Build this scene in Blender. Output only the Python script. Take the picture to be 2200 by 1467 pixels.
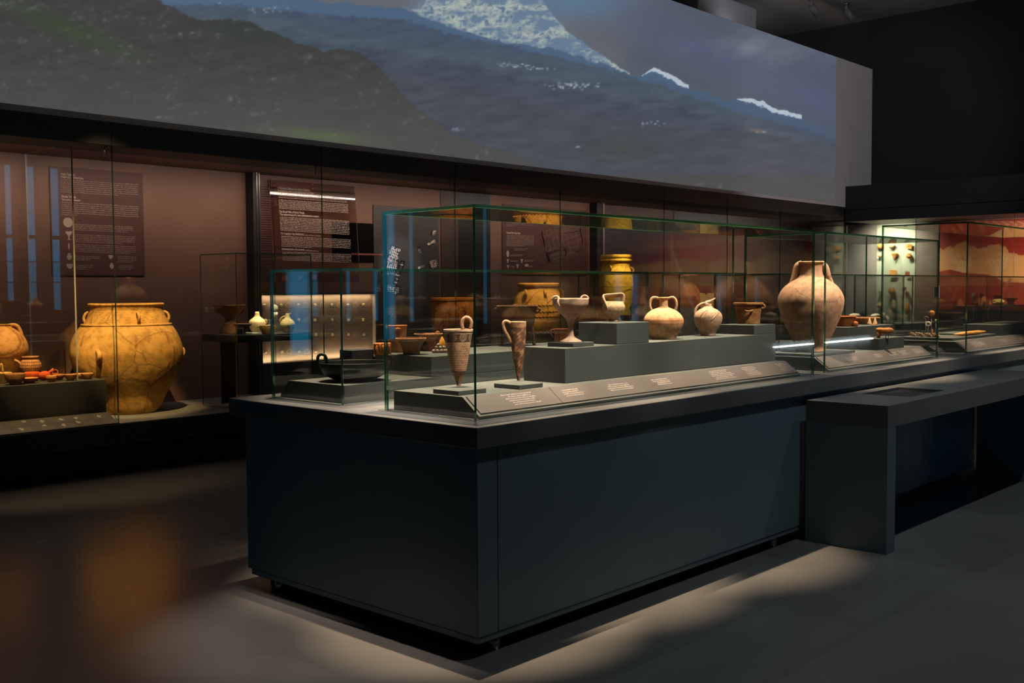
import bpy, bmesh, math, random
import numpy as np
from mathutils import Vector, Matrix
for o in list(bpy.data.objects): bpy.data.objects.remove(o)
scene = bpy.context.scene
COL = scene.collection
random.seed(7); RNG = np.random.default_rng(7)
PI = math.pi

def lin(c):
    c = np.asarray(c, float) / 255.0
    return tuple(float(v) for v in np.where(c <= .04045, c / 12.92, ((c + .055) / 1.055) ** 2.4))

# ------------------------------------------------------------------ camera
FPX, PITCH, ROLL, YAW = 2275.3, math.radians(2.898), math.radians(-.340), math.radians(47.285)
CP = np.array([-2.8798, -2.8464, 1.45])
_cy, _sy, _cp, _sp = math.cos(YAW), math.sin(YAW), math.cos(PITCH), math.sin(PITCH)
CF = np.array([_cp * _sy, _cp * _cy, -_sp]); _r0 = np.array([_cy, -_sy, 0.]); _u0 = np.cross(_r0, CF)
CR = math.cos(ROLL) * _r0 + math.sin(ROLL) * _u0; CU = -math.sin(ROLL) * _r0 + math.cos(ROLL) * _u0
cam_d = bpy.data.cameras.new('camera'); cam = bpy.data.objects.new('camera', cam_d); COL.objects.link(cam)
cam_d.sensor_width = 36; cam_d.lens = FPX / 2200 * 36; cam_d.clip_start = .05; cam_d.clip_end = 200
M = Matrix(((CR[0], CU[0], -CF[0], CP[0]), (CR[1], CU[1], -CF[1], CP[1]), (CR[2], CU[2], -CF[2], CP[2]), (0, 0, 0, 1)))
cam.matrix_world = M
scene.camera = cam

# survey helpers: where a sight line through a point of the 2200x1467 frame meets a wall or a level
def ray(u, v): return CF + CR * ((u - 1100) / FPX) + CU * ((733.5 - v) / FPX)
def on(ax, val, u, v):
    d = ray(u, v); t = (val - CP[ax]) / d[ax]; return CP + t * d
def AX(x, u, v): return on(0, x, u, v)
def AY(y, u, v): return on(1, y, u, v)
def AZ(z, u, v): return on(2, z, u, v)
def proj(p):
    d = np.asarray(p, float) - CP; return 1100 + FPX * d @ CR / (d @ CF), 733.5 - FPX * d @ CU / (d @ CF)
def depth(p): return float((np.asarray(p, float) - CP) @ CF)
def mpp(p): return depth(p) / FPX          # metres spanned by one pixel at p

# ------------------------------------------------------------------ world, exposure, lamps of the room
world = bpy.data.worlds.new('dusk'); scene.world = world; world.use_nodes = True
world.node_tree.nodes['Background'].inputs[0].default_value = (.020, .048, .075, 1)
world.node_tree.nodes['Background'].inputs[1].default_value = .25
scene.view_settings.view_transform = 'Standard'; scene.view_settings.look = 'None'
scene.view_settings.exposure = 0; scene.view_settings.gamma = 1; scene.view_settings.use_curve_mapping = False
cy = scene.cycles
cy.max_bounces = 10; cy.diffuse_bounces = 3; cy.glossy_bounces = 4; cy.transmission_bounces = 4
cy.transparent_max_bounces = 64; cy.caustics_reflective = False; cy.caustics_refractive = False
cy.sample_clamp_indirect = 4.0; cy.blur_glossy = .5
try: cy.use_denoising = True
except Exception: pass

YB_ = 5.05
WARM, AMBER, NEUTRAL = (1, .74, .46), (1, .50, .13), (1, .83, .66)
def spot(name, loc, target, power, color, angle=30, blend=.5, radius=.03):
    l = bpy.data.lights.new(name, 'SPOT'); l.energy = power; l.color = color
    l.spot_size = math.radians(angle); l.spot_blend = blend; l.shadow_soft_size = radius
    o = bpy.data.objects.new(name, l); COL.objects.link(o); o.location = loc
    o.rotation_euler = (Vector(target) - Vector(loc)).to_track_quat('-Z', 'Y').to_euler()
    return o
def area(name, loc, target, sx, sy, power, color, spread=180):
    l = bpy.data.lights.new(name, 'AREA'); l.shape = 'RECTANGLE'; l.size = sx; l.size_y = sy
    l.energy = power; l.color = color; l.spread = math.radians(spread)
    o = bpy.data.objects.new(name, l); COL.objects.link(o); o.location = loc
    o.rotation_euler = (Vector(target) - Vector(loc)).to_track_quat('-Z', 'Y').to_euler()
    return o
# ceiling track spots: steep ones over the island, slanting ones from the aisle in front
for i, (x, y, tx, ty, tz, pw, an) in enumerate([
        (.75, .75, .42, .44, 1.1, 3200, 16), (1.75, .45, 1.25, .44, 1.2, 3200, 18), (2.7, .9, 2.2, .44, 1.25, 3360, 18),
        (3.3, .75, 3.62, .46, 1.35, 2300, 16), (5.2, .45, 4.5, .45, 1.1, 2720, 18), (6.9, .4, 6.4, .5, 1.0, 2400, 24),
        (.7, 1.9, .7, 1.25, 1.1, 2720, 20), (1.9, 1.9, 1.7, 1.3, 1.1, 2720, 20), (3.4, 1.9, 3.2, 1.3, 1.1, 1920, 20), (5.6, 1.9, 5.5, 1.3, 1.1, 2400, 20), (7.9, 1.8, 7.7, 1.3, 1.2, 2400, 22),
        (.15, -2.1, .46, .44, 1.30, 2300, 12), (.75, -2.1, 1.2, .44, 1.35, 2500, 13), (1.8, -2.1, 2.1, .44, 1.40, 2600, 13), (2.55, -2.0, 2.8, .44, 1.38, 2000, 11), (3.75, -2.6, 3.6, .44, 1.40, 3600, 13), (3.5, -2.0, 4.7, .45, 1.25, 1300, 15), (5.2, -1.9, 6.4, .5, 1.15, 1100, 18),
        (.9, -.2, .6, 1.3, 1.2, 700, 13), (1.9, -.2, 1.75, 1.4, 1.25, 900, 14), (5.6, .2, 5.8, 1.3, 1.15, 900, 16), (8.2, .0, 9.4, 1.25, 1.25, 2600, 16)]):
    spot('track_lamp', (x, y, 5.75), (tx, ty, tz), pw, (1, .76, .50) if y > -1 else (1, .87, .70), an, .8, .025 if y > 0 else .14)
# floor wash: its edges draw the shadow lines of the cabinet
for (x, y, tx, ty, pw, an, bl) in [(.30, 1.0, -.10, .75, 900, 19, .8), (2.4, -1.6, 2.0, -1.4, 215, 84, .9), (5.4, -1.6, 5.0, -1.4, 150, 84, .9), (3.0, 2.6, 2.2, -1.4, 80, 64, .8), (3.4, 4.0, 2.6, -1.6, 80, 64, .8), (.9, 2.9, .2, 2.6, 30, 60, 1.)]:
    spot('wash_lamp', (x, y, 5.7), (tx, ty, 0), pw, (1, .84, .70) if x < .5 else (.84, .96, 1.), an, bl, .03)
# lamps for the wall case: close ones under the soffit, long-throw ones from the ceiling
for (u, yy, z, pw, an) in [(110, 5.14, .44, 110, 60), (865, 6.2, 1.75, 60, 30), (275, 5.72, 1.05, 60, 36), (60, 5.75, .85, 60, 36), (15, 5.9, 1.0, 26, 26), (150, 5.5, .8, 14, 26),
                           (1150, 5.62, 1.1, 50, 34), (1325, 5.62, 1.1, 50, 30), (975, 5.62, 1.1, 24, 26),
                           (1478, 5.62, .8, 50, 22), (1535, 5.62, .85, 30, 20), (1680, 5.62, .8, 70, 24)]:
    c = AY(yy, u, 640)
    spot('case_spot', (c[0] - .25, 5.17, 2.52), (c[0], yy, z), pw, (1, .68, .28) if u != 865 else (1, .86, .78), an, .6, .02)
for (u, z, dx, pw, an) in [(268, .95, -1.5, 2300, 13), (55, .95, -1., 1100, 12), (1150, 1.2, -1.2, 1900, 7), (1325, 1.25, -1.2, 2600, 6), (972, 1.2, -1.2, 1100, 7), (1490, 1.1, -1.2, 1300, 6), (1685, 1.0, -1., 1200, 7)]:
    c = AY(5.6, u, 640)
    spot('long_throw_lamp', (c[0] + dx, 2.5, 5.75), (c[0], 5.6, z), pw, (1, .70, .27), an, .6, .02)
for (du, pw) in [(590, 40), (525, 9)]:
    c = AY(5.4, du, 690)
    spot('vitrine_spot', (c[0], 5.17, 2.5), (c[0], 5.42, 1.1), pw * 6, (1, .79, .50), 22, .7, .02)
spot('long_throw_lamp', (1.6, 2.5, 5.75), (2.62, 5.4, 1.12), 900, (1, .80, .48), 7, .7, .02)
# projector black level on the white wall, plus an uplight added to brighten the ceiling
spot('projector', (7.5, -4.0, 5.6), (13.2, 5.05, 3.9), 520, (1, .94, 1.), 34, .5, .03)
area('ceiling_fill', (11.0, 5.4, 5.2), (11.3, 5.2, 6.0), 6.5, .1, 16, (.95, .95, 1.), 170)
area('case_wall_wash', (3.7, YB_ + .56, 2.57), (3.7, YB_ + 1.18, 2.12), 10.0, .03, 17, (1, .66, .46), 85)
# ------------------------------------------------------------------ materials
def new_mat(name):
    m = bpy.data.materials.new(name); m.use_nodes = True
    nt = m.node_tree; return m, nt, nt.nodes['Principled BSDF']
def flat(name, c, rough=.5, metal=0., spec=.5, emit=None, es=1.):
    m, nt, b = new_mat(name); b.inputs['Base Color'].default_value = (*c, 1); b.inputs['Roughness'].default_value = rough
    b.inputs['Metallic'].default_value = metal; b.inputs['Specular IOR Level'].default_value = spec
    if emit: b.inputs['Emission Color'].default_value = (*emit, 1); b.inputs['Emission Strength'].default_value = es
    return m
def noisy(name, c1, c2, scale=6., rough=.5, spec=.4, bump=0., bscale=40., metal=0., stretch=(1, 1, 1), detail=5, r2=None):
    m, nt, b = new_mat(name); N = nt.nodes; L = nt.links
    tc = N.new('ShaderNodeTexCoord'); mp = N.new('ShaderNodeMapping'); mp.inputs['Scale'].default_value = stretch
    L.new(tc.outputs['Object'], mp.inputs[0])
    n = N.new('ShaderNodeTexNoise'); n.inputs['Scale'].default_value = scale; n.inputs['Detail'].default_value = detail
    L.new(mp.outputs[0], n.inputs['Vector'])
    cr = N.new('ShaderNodeValToRGB'); cr.color_ramp.elements[0].position = .35; cr.color_ramp.elements[1].position = .65
    cr.color_ramp.elements[0].color = (*c1, 1); cr.color_ramp.elements[1].color = (*c2, 1)
    L.new(n.outputs[0], cr.inputs[0]); L.new(cr.outputs[0], b.inputs['Base Color'])
    b.inputs['Roughness'].default_value = rough; b.inputs['Specular IOR Level'].default_value = spec; b.inputs['Metallic'].default_value = metal
    if r2 is not None:
        mr = N.new('ShaderNodeMapRange'); mr.inputs[3].default_value = rough; mr.inputs[4].default_value = r2
        L.new(n.outputs[0], mr.inputs[0]); L.new(mr.outputs[0], b.inputs['Roughness'])
    if bump:
        n2 = N.new('ShaderNodeTexNoise'); n2.inputs['Scale'].default_value = bscale; n2.inputs['Detail'].default_value = 6
        L.new(tc.outputs['Object'], n2.inputs['Vector'])
        bp = N.new('ShaderNodeBump'); bp.inputs['Strength'].default_value = bump; bp.inputs['Distance'].default_value = .01
        L.new(n2.outputs[0], bp.inputs['Height']); L.new(bp.outputs[0], b.inputs['Normal'])
    return m
_clay = {}
def clay(c1, c2, size=.3, rough=.75, crack=0., painted=False, bump=.35):
    """fired clay: two body tones, grime, wheel marks, optional repair cracks; colours in 0-255"""
    key = (c1, c2, round(size, 2), crack, painted)
    if key in _clay: return _clay[key]
    m, nt, b = new_mat('fired_clay'); N = nt.nodes; L = nt.links; k = 1 / size
    tc = N.new('ShaderNodeTexCoord')
    def noise(s, d=6):
        n = N.new('ShaderNodeTexNoise'); n.inputs['Scale'].default_value = s * k; n.inputs['Detail'].default_value = d
        n.inputs['Roughness'].default_value = .62; L.new(tc.outputs['Object'], n.inputs['Vector']); return n
    n1 = noise(2.2); n2 = noise(14.)
    cr = N.new('ShaderNodeValToRGB'); cr.color_ramp.elements[0].position = .36; cr.color_ramp.elements[1].position = .62
    cr.color_ramp.elements[0].color = (*lin(c1), 1); cr.color_ramp.elements[1].color = (*lin(c2), 1); L.new(n1.outputs[0], cr.inputs[0])
    out = cr.outputs[0]
    def mult(a, bsock, fac=1.):
        x = N.new('ShaderNodeMix'); x.data_type = 'RGBA'; x.blend_type = 'MULTIPLY'; x.inputs[0].default_value = fac
        L.new(a, x.inputs[6]); L.new(bsock, x.inputs[7]); return x.outputs[2]
    g = N.new('ShaderNodeValToRGB'); g.color_ramp.elements[0].position = .3; g.color_ramp.elements[1].position = .55
    g.color_ramp.elements[0].color = (.50, .45, .40, 1); g.color_ramp.elements[1].color = (1, 1, 1, 1); L.new(n2.outputs[0], g.inputs[0])
    out = mult(out, g.outputs[0], .8)
    if painted:
        at = N.new('ShaderNodeAttribute'); at.attribute_name = 'Col'; out = mult(out, at.outputs['Color'])
    hgt = n2.outputs[0]
    if crack:
        wv = N.new('ShaderNodeMixRGB'); wv.inputs[0].default_value = .12
        L.new(tc.outputs['Object'], wv.inputs[1]); L.new(n1.outputs['Color'], wv.inputs[2])
        vo = N.new('ShaderNodeTexVoronoi'); vo.feature = 'DISTANCE_TO_EDGE'; vo.inputs['Scale'].default_value = 2.6 * k
        L.new(wv.outputs[0], vo.inputs['Vector'])
        c = N.new('ShaderNodeValToRGB'); c.color_ramp.elements[0].position = .004; c.color_ramp.elements[1].position = .02
        c.color_ramp.elements[0].color = (.35, .28, .22, 1); c.color_ramp.elements[1].color = (1, 1, 1, 1)
        L.new(vo.outputs['Distance'], c.inputs[0]); out = mult(out, c.outputs[0], crack)
    L.new(out, b.inputs['Base Color']); b.inputs['Roughness'].default_value = rough; b.inputs['Specular IOR Level'].default_value = .25
    bp = N.new('ShaderNodeBump'); bp.inputs['Strength'].default_value = bump; bp.inputs['Distance'].default_value = .007 * (size / .3) ** .5
    L.new(hgt, bp.inputs['Height']); L.new(bp.outputs[0], b.inputs['Normal'])
    _clay[key] = m; return m
def glass_mat(name='case_glass', tint=(.982, .992, .987), gain=1.0):
    """clear pane: a straight-through part and a mirror part weighed by Schlick's law"""
    m = bpy.data.materials.new(name); m.use_nodes = True; nt = m.node_tree; N = nt.nodes; L = nt.links
    N.remove(N['Principled BSDF']); out = N['Material Output']
    g = N.new('ShaderNodeNewGeometry'); d = N.new('ShaderNodeVectorMath'); d.operation = 'DOT_PRODUCT'
    L.new(g.outputs['Incoming'], d.inputs[0]); L.new(g.outputs['Normal'], d.inputs[1])
    def mth(op, a, bb=None):
        x = N.new('ShaderNodeMath'); x.operation = op
        for i, s in enumerate((a, bb)):
            if s is None: continue
            if isinstance(s, (int, float)): x.inputs[i].default_value = s
            else: L.new(s, x.inputs[i])
        return x.outputs[0]
    ab = mth('ABSOLUTE', d.outputs['Value']); om = mth('SUBTRACT', 1., ab); p5 = mth('POWER', om, 5.)
    f = mth('ADD', mth('MULTIPLY', p5, .96), .04 * gain)
    tr = N.new('ShaderNodeBsdfTransparent'); tr.inputs[0].default_value = (*tint, 1)
    gl = N.new('ShaderNodeBsdfGlossy'); gl.inputs['Roughness'].default_value = 0.; gl.inputs[0].default_value = (1, 1, 1, 1)
    mx = N.new('ShaderNodeMixShader'); L.new(f, mx.inputs[0]); L.new(tr.outputs[0], mx.inputs[1]); L.new(gl.outputs[0], mx.inputs[2])
    L.new(mx.outputs[0], out.inputs[0]); return m
def attr_emit(name, base=.25):
    m, nt, b = new_mat(name); at = nt.nodes.new('ShaderNodeAttribute'); at.attribute_name = 'Col'
    b.inputs['Base Color'].default_value = (base, base, base, 1); b.inputs['Roughness'].default_value = .9; b.inputs['Specular IOR Level'].default_value = .1
    nt.links.new(at.outputs['Color'], b.inputs['Emission Color']); b.inputs['Emission Strength'].default_value = 1.; return m
def attr_print(name, rough=.6):
    m, nt, b = new_mat(name); at = nt.nodes.new('ShaderNodeAttribute'); at.attribute_name = 'Col'
    nt.links.new(at.outputs['Color'], b.inputs['Base Color']); b.inputs['Roughness'].default_value = rough; return m

GLASS = glass_mat(); EDGE = bpy.data.materials.new('glass_edge'); EDGE.use_nodes = True
def _edge():
    nt = EDGE.node_tree; N = nt.nodes; L = nt.links; N.remove(N['Principled BSDF'])
    tr = N.new('ShaderNodeBsdfTransparent'); tr.inputs[0].default_value = (.04, .19, .13, 1); gl = N.new('ShaderNodeBsdfGlossy'); gl.inputs[0].default_value = (.75, 1, .85, 1); gl.inputs['Roughness'].default_value = .12
    df = N.new('ShaderNodeBsdfTranslucent'); df.inputs[0].default_value = (.07, .20, .10, 1)
    m1 = N.new('ShaderNodeMixShader'); m1.inputs[0].default_value = .35; m2 = N.new('ShaderNodeMixShader'); m2.inputs[0].default_value = .22
    L.new(tr.outputs[0], m1.inputs[1]); L.new(df.outputs[0], m1.inputs[2]); L.new(m1.outputs[0], m2.inputs[1]); L.new(gl.outputs[0], m2.inputs[2]); L.new(m2.outputs[0], N['Material Output'].inputs[0])
_edge()
MLAC = noisy('slate_lacquer', (.125, .190, .222), (.135, .200, .232), 3, .45, .35)      # island cabinet
MTOP = noisy('slate_top', (.118, .119, .122), (.130, .130, .133), 8, .38, .4)
MDISP = noisy('display_grey', (.073, .079, .074), (.080, .086, .080), 5, .62, .3)       # plinth blocks in the cases
MLABEL = noisy('label_board', (.085, .074, .072), (.095, .083, .080), 5, .55, .3)
MDARK = flat('dark_board', (.024, .026, .030), .6)
MBLACK = flat('black_board', (.006, .006, .007), .6)
MSTEP = flat('step_board', (.040, .036, .032), .65)
MPLINTH = flat('wall_plinth', (.16, .15, .14), .65)
MFLOOR = noisy('polished_screed', (.112, .106, .102), (.142, .134, .128), 1.1, .24, .55)
MCEIL = flat('ceiling_paint', (.40, .39, .385), .9)
MWHITE = flat('screen_paint', (.75, .73, .74), .9, 0, .1)
MBROWN = noisy('brown_panel', (.150, .086, .066), (.165, .095, .073), 3, .5, .3)
MTEXT = flat('letter_print', (.40, .33, .30), .7)
MPALE = flat('pale_print', (.26, .20, .18), .7)
MPLAN = flat('plan_print', (.92, .84, .80), .7)
MSTEEL = flat('steel', (.35, .33, .30), .3, 1)
MLED = flat('led_tube', (.8, .8, .8), .5, 0, .5, (1, .90, .80), 26)
MWIN = flat('window_dusk', (.01, .02, .03), .3, 0, .5, (.016, .27, .50), 2.6)
MPIN = flat('acrylic_pin', (.5, .5, .5), .1, 0, .6)

# ------------------------------------------------------------------ mesh helpers
class MB:
    def __init__(s): s.v = []; s.f = []; s.m = []; s.sm = []; s.col = None
    def add(s, vs, fs, mi=0, smooth=False):
        n = len(s.v); s.v += [tuple(map(float, p)) for p in vs]
        for f in fs: s.f.append([i + n for i in f]); s.m.append(mi); s.sm.append(smooth)
        return s
    def box(s, x0, x1, y0, y1, z0, z1, mi=0):
        return s.add([(x0, y0, z0), (x1, y0, z0), (x1, y1, z0), (x0, y1, z0), (x0, y0, z1), (x1, y0, z1), (x1, y1, z1), (x0, y1, z1)],
                     [(0, 3, 2, 1), (4, 5, 6, 7), (0, 1, 5, 4), (1, 2, 6, 5), (2, 3, 7, 6), (3, 0, 4, 7)], mi)
    def bbox(s, x0, x1, y0, y1, z0, z1, b=.004, mi=0):
        """box with chamfered edges"""
        bm = bmesh.new(); bmesh.ops.create_cube(bm, size=1)
        for v in bm.verts: v.co = ((x0 + x1) / 2 + v.co.x * (x1 - x0), (y0 + y1) / 2 + v.co.y * (y1 - y0), (z0 + z1) / 2 + v.co.z * (z1 - z0))
        bmesh.ops.bevel(bm, geom=list(bm.edges), offset=b, segments=1, affect='EDGES'); bm.verts.ensure_lookup_table()
        s.add([v.co[:] for v in bm.verts], [[v.index for v in f.verts] for f in bm.faces], mi); bm.free(); return s
    def pane(s, x0, x1, y0, y1, z0, z1):
        """glass sheet: material 0 on the two big faces, 1 on the cut edges"""
        d = [x1 - x0, y1 - y0, z1 - z0]; a = d.index(min(d)); s.box(x0, x1, y0, y1, z0, z1)
        ax = {2: (0, 1), 1: (2, 4), 0: (3, 5)}[a]
        for k in range(6): s.m[-6 + k] = 0 if k in ax else 1
        return s
    def poly(s, pts, d, mi=0):
        """extrude a planar polygon by vector d"""
        n = len(pts); pts = [np.array(p, float) for p in pts]; d = np.array(d, float)
        return s.add(pts + [p + d for p in pts], [list(range(n))[::-1], list(range(n, 2 * n))] + [(i, (i + 1) % n, (i + 1) % n + n, i + n) for i in range(n)], mi)
    def prism_x(s, prof, x0, x1, mi=0): return s.poly([(x0, y, z) for y, z in prof], (x1 - x0, 0, 0), mi)
    def quad(s, a, b, c, d, mi=0): return s.add([a, b, c, d], [(0, 1, 2, 3)], mi)
    def tube(s, pts, r, n=10, flat=1., mi=0, closed=False):
        P = [np.array(p, float) for p in pts]; m = len(P); rr = r if hasattr(r, '__len__') else [r] * m
        rings = []; prev = None
        for i in range(m):
            if closed: t = P[(i + 1) % m] - P[i - 1]
            else: t = P[min(i + 1, m - 1)] - P[max(i - 1, 0)]
            t = t / (np.linalg.norm(t) + 1e-12)
            if prev is None:
                a = np.array([0, 0, 1.]) if abs(t[2]) < .9 else np.array([1., 0, 0]); prev = np.cross(t, a)
            x = prev - t * (prev @ t); x /= np.linalg.norm(x) + 1e-12; y = np.cross(t, x); prev = x
            rings.append([P[i] + rr[i] * (math.cos(2 * PI * k / n) * x * flat + math.sin(2 * PI * k / n) * y) for k in range(n)])
        vs = [q for R_ in rings for q in R_]; fs = []
        for i in range(m if closed else m - 1):
            j = (i + 1) % m
            fs += [(i * n + k, i * n + (k + 1) % n, j * n + (k + 1) % n, j * n + k) for k in range(n)]
        if not closed: fs += [list(range(n))[::-1], list(range((m - 1) * n, m * n))]
        return s.add(vs, fs, mi, True)
    def lathe(s, prof, seg=48, mi=0, jit=0., sq=(1, 1), cx=0, cy=0):
        vs = []; fs = []; n = len(prof)
        for i, (r, z) in enumerate(prof):
            for k in range(seg):
                a = 2 * PI * k / seg; rr = r * (1 + jit * math.sin(3 * a + i * .1) + jit * .6 * math.sin(5 * a + 1.3 + i * .07))
                vs.append((cx + rr * math.cos(a) * sq[0], cy + rr * math.sin(a) * sq[1], z))
        for i in range(n - 1):
            fs += [(i * seg + k, i * seg + (k + 1) % seg, (i + 1) * seg + (k + 1) % seg, (i + 1) * seg + k) for k in range(seg)]
        fs += [list(range(seg))[::-1], list(range((n - 1) * seg, n * seg))]
        return s.add(vs, fs, mi, True)
    def blob(s, c, size, rough=.15, sub=3, seed=0, mi=0):
        bm = bmesh.new(); bmesh.ops.create_icosphere(bm, subdivisions=sub, radius=1); r = np.random.default_rng(seed)
        ws = r.normal(size=(6, 3)) * 1.6; ph = r.uniform(0, 6, 6); vs = []
        for v in bm.verts:
            p = np.array(v.co); k = 1 + rough * sum(math.sin(p @ ws[i] + ph[i]) for i in range(6)) / 2.4
            vs.append(np.array(c) + p * k * np.array(size))
        s.add(vs, [[v.index for v in f.verts] for f in bm.faces], mi, True); bm.free(); return s
    def build(s, name, mats, parent=None, off=None):
        me = bpy.data.meshes.new(name)
        V = np.array(s.v, float).reshape(-1, 3)
        if off is not None: V = V - np.array(off, float)
        me.from_pydata(V.tolist(), [], s.f)
        for m in (mats if isinstance(mats, (list, tuple)) else [mats]): me.materials.append(m)
        me.polygons.foreach_set('material_index', s.m); me.polygons.foreach_set('use_smooth', s.sm)
        if s.col is not None:
            at = me.color_attributes.new('Col', 'FLOAT_COLOR', 'POINT'); c = np.ones((len(V), 4)); c[:, :3] = s.col; at.data.foreach_set('color', c.ravel())
        me.update(); o = bpy.data.objects.new(name, me); COL.objects.link(o)
        if parent is not None: o.parent = parent
        return o
def tag(o, label, cat, group=None, kind=None):
    if label: o['label'] = label
    if cat: o['category'] = cat
    if group: o['group'] = group
    if kind: o['kind'] = kind
    return o
def thing(name, label, cat, loc=(0, 0, 0), rz=0, group=None):
    o = bpy.data.objects.new(name, None); COL.objects.link(o); o.location = loc; o.rotation_euler = (0, 0, rz); o.empty_display_size = .05
    return tag(o, label, cat, group)
def struct(name, mb, mats, parent=None):
    o = mb.build(name, mats, parent)
    if parent is None: o['kind'] = 'structure'
    return o
def copy_tree(o, parent=None):
    c = o.copy(); COL.objects.link(c)
    if parent is not None: c.parent = parent
    for ch in list(o.children): copy_tree(ch, c)
    return c
def spline(pts, n):
    """Catmull-Rom through pts"""
    P = np.array(pts, float); Q = np.vstack([2 * P[0] - P[1], P, 2 * P[-1] - P[-2]]); out = []
    m = len(P) - 1; per = max(2, n // m)
    for i in range(m):
        a, b, c, d = Q[i:i + 4]
        for k in range(per):
            t = k / per; out.append(.5 * ((2 * b) + (c - a) * t + (2 * a - 5 * b + 4 * c - d) * t * t + (3 * b - a - 3 * c + d) * t ** 3))
    out.append(P[-1]); return np.array(out)
# ------------------------------------------------------------------ pottery builder (sizes surveyed in photo pixels, scaled by distance)
def frame_at(uc, vb, z=None, P=None, rb=0):
    if P is None:
        f = AZ(z, uc, vb); d = (f - CP)[:2]; d = d / np.linalg.norm(d); P = f + np.array([d[0], d[1], 0]) * rb * mpp(f) * .95
    P = np.array(P, float); d = (P - CP)[:2]; d = d / np.linalg.norm(d)
    return P, mpp(P), math.atan2(-d[0], d[1])
def vessel(name, label, cat, uc, vb, prof, mat, z=None, P=None, t=1.6, handles=(), paint=None, seg=48, n=40, group=None,
           open_=True, jit=.006, rings=(), parts=(), sq=(1, 1), uc_top=None, body='body'):
    """prof: (v, half-width) from base to rim in px; handles: dicts with path [(u, v[, toward-viewer px])] and r"""
    P, s, rz = frame_at(uc, vb, z, P, prof[0][1]); vt = prof[-1][0]; v0 = proj(P)[1]; k = (v0 - vt) / (vb - vt)
    Z = lambda v: (vb - v) * k * s
    sp = spline([(r, v) for v, r in prof], n); out = [(max(r, .3) * s, Z(v)) for r, v in sp]
    pr = list(out)
    if open_:
        tt = t * s; rt, zt = out[-1]; pr.append((rt - tt * .5, zt + tt * .35)); inn = [(max(r - tt, .3 * s), zz) for r, zz in out[::-1] if zz > out[0][1] + tt * 2]
        pr += inn; pr.append((.2 * s, (inn or out)[-1][1] - (0 if inn else tt)))
    mb = MB().lathe(pr, seg, jit=jit, sq=sq)
    if uc_top is not None:                                # a leaning body
        h = out[-1][1]; mb.v = [(x + (uc_top - uc) * s * max(0, zz / h) , y, zz) for x, y, zz in mb.v]
    if paint:
        cols = []
        no = len(out)
        for i, (r, zz) in enumerate(pr):
            v = vb - zz / (k * s)
            for q in range(seg):
                a = 2 * PI * q / seg + PI / 2; a = (a + PI) % (2 * PI) - PI
                cols.append(paint(a, v, r / s) if i <= no else (.8, .8, .8))
        mb.col = cols
    for (v, r, tr) in rings:                              # applied bands
        m2 = 36; mb2 = [((r * s) * math.cos(2 * PI * q / m2), (r * s) * math.sin(2 * PI * q / m2), Z(v)) for q in range(m2)]
        n0 = len(mb.v); mb.tube(mb2, tr * s, 8, closed=True)
        if mb.col is not None: mb.col += [(1, 1, 1)] * (len(mb.v) - n0)
    L3 = lambda p: ((p[0] - uc) * s, -(p[2] if len(p) > 2 else 0) * s, Z(p[1]))
    if not handles and not parts:
        o = mb.build(name, mat); o.location = P; o.rotation_euler = (0, 0, rz); return tag(o, label, cat, group)
    root = thing(name, label, cat, P, rz, group); mb.build(body, mat, root)
    for h in handles:
        pts = spline([L3(p) for p in h['path']], 18) if len(h['path']) > 2 else [L3(p) for p in h['path']]
        r_ = h.get('r', 3); hm = MB().tube(pts, [q * s for q in np.linspace(*r_, len(pts))] if isinstance(r_, tuple) else r_ * s, 10, h.get('flat', 1.), closed=h.get('closed', False))
        if paint: hm.col = [h.get('col', (1, 1, 1))] * len(hm.v)
        hm.build(h.get('name', 'handle'), h.get('mat', mat), root)
    for f in parts: f(root, s, L3, Z)
    return root
def lug(u, v, w, h, r, dy, **k):
    """small loop on the side facing the viewer"""
    return dict(path=[(u - w * .1, v - h * .45, dy - 2), (u + w * .1, v - h * .38, dy + w * .9), (u + w * .35, v - h * .1, dy + w * 1.5), (u + w * .2, v + h * .25, dy + w * 1.0), (u, v + h * .45, dy - 2)], r=r, **k)

def glass_case(label, x0, x1, y0, y1, z0, z1, t=.012, clips=True, group=None, name='glass_case', lid=True):
    r = thing(name, label, 'case', (x0, y0, z0), 0, group); off = (x0, y0, z0)
    zt = z1 - t
    for nm, b in (('front_pane', (x0, x1, y0, y0 + t, z0, zt)), ('back_pane', (x0, x1, y1 - t, y1, z0, zt)),
                  ('side_pane', (x0, x0 + t, y0 + t + .001, y1 - t - .001, z0, zt)), ('side_pane', (x1 - t, x1, y0 + t + .001, y1 - t - .001, z0, zt))):
        MB().pane(*b).build(nm, [GLASS, EDGE], r, off)
    if lid: MB().pane(x0, x1, y0, y1, zt + .0006, z1).build('lid', [GLASS, EDGE], r, off)
    return r

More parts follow.
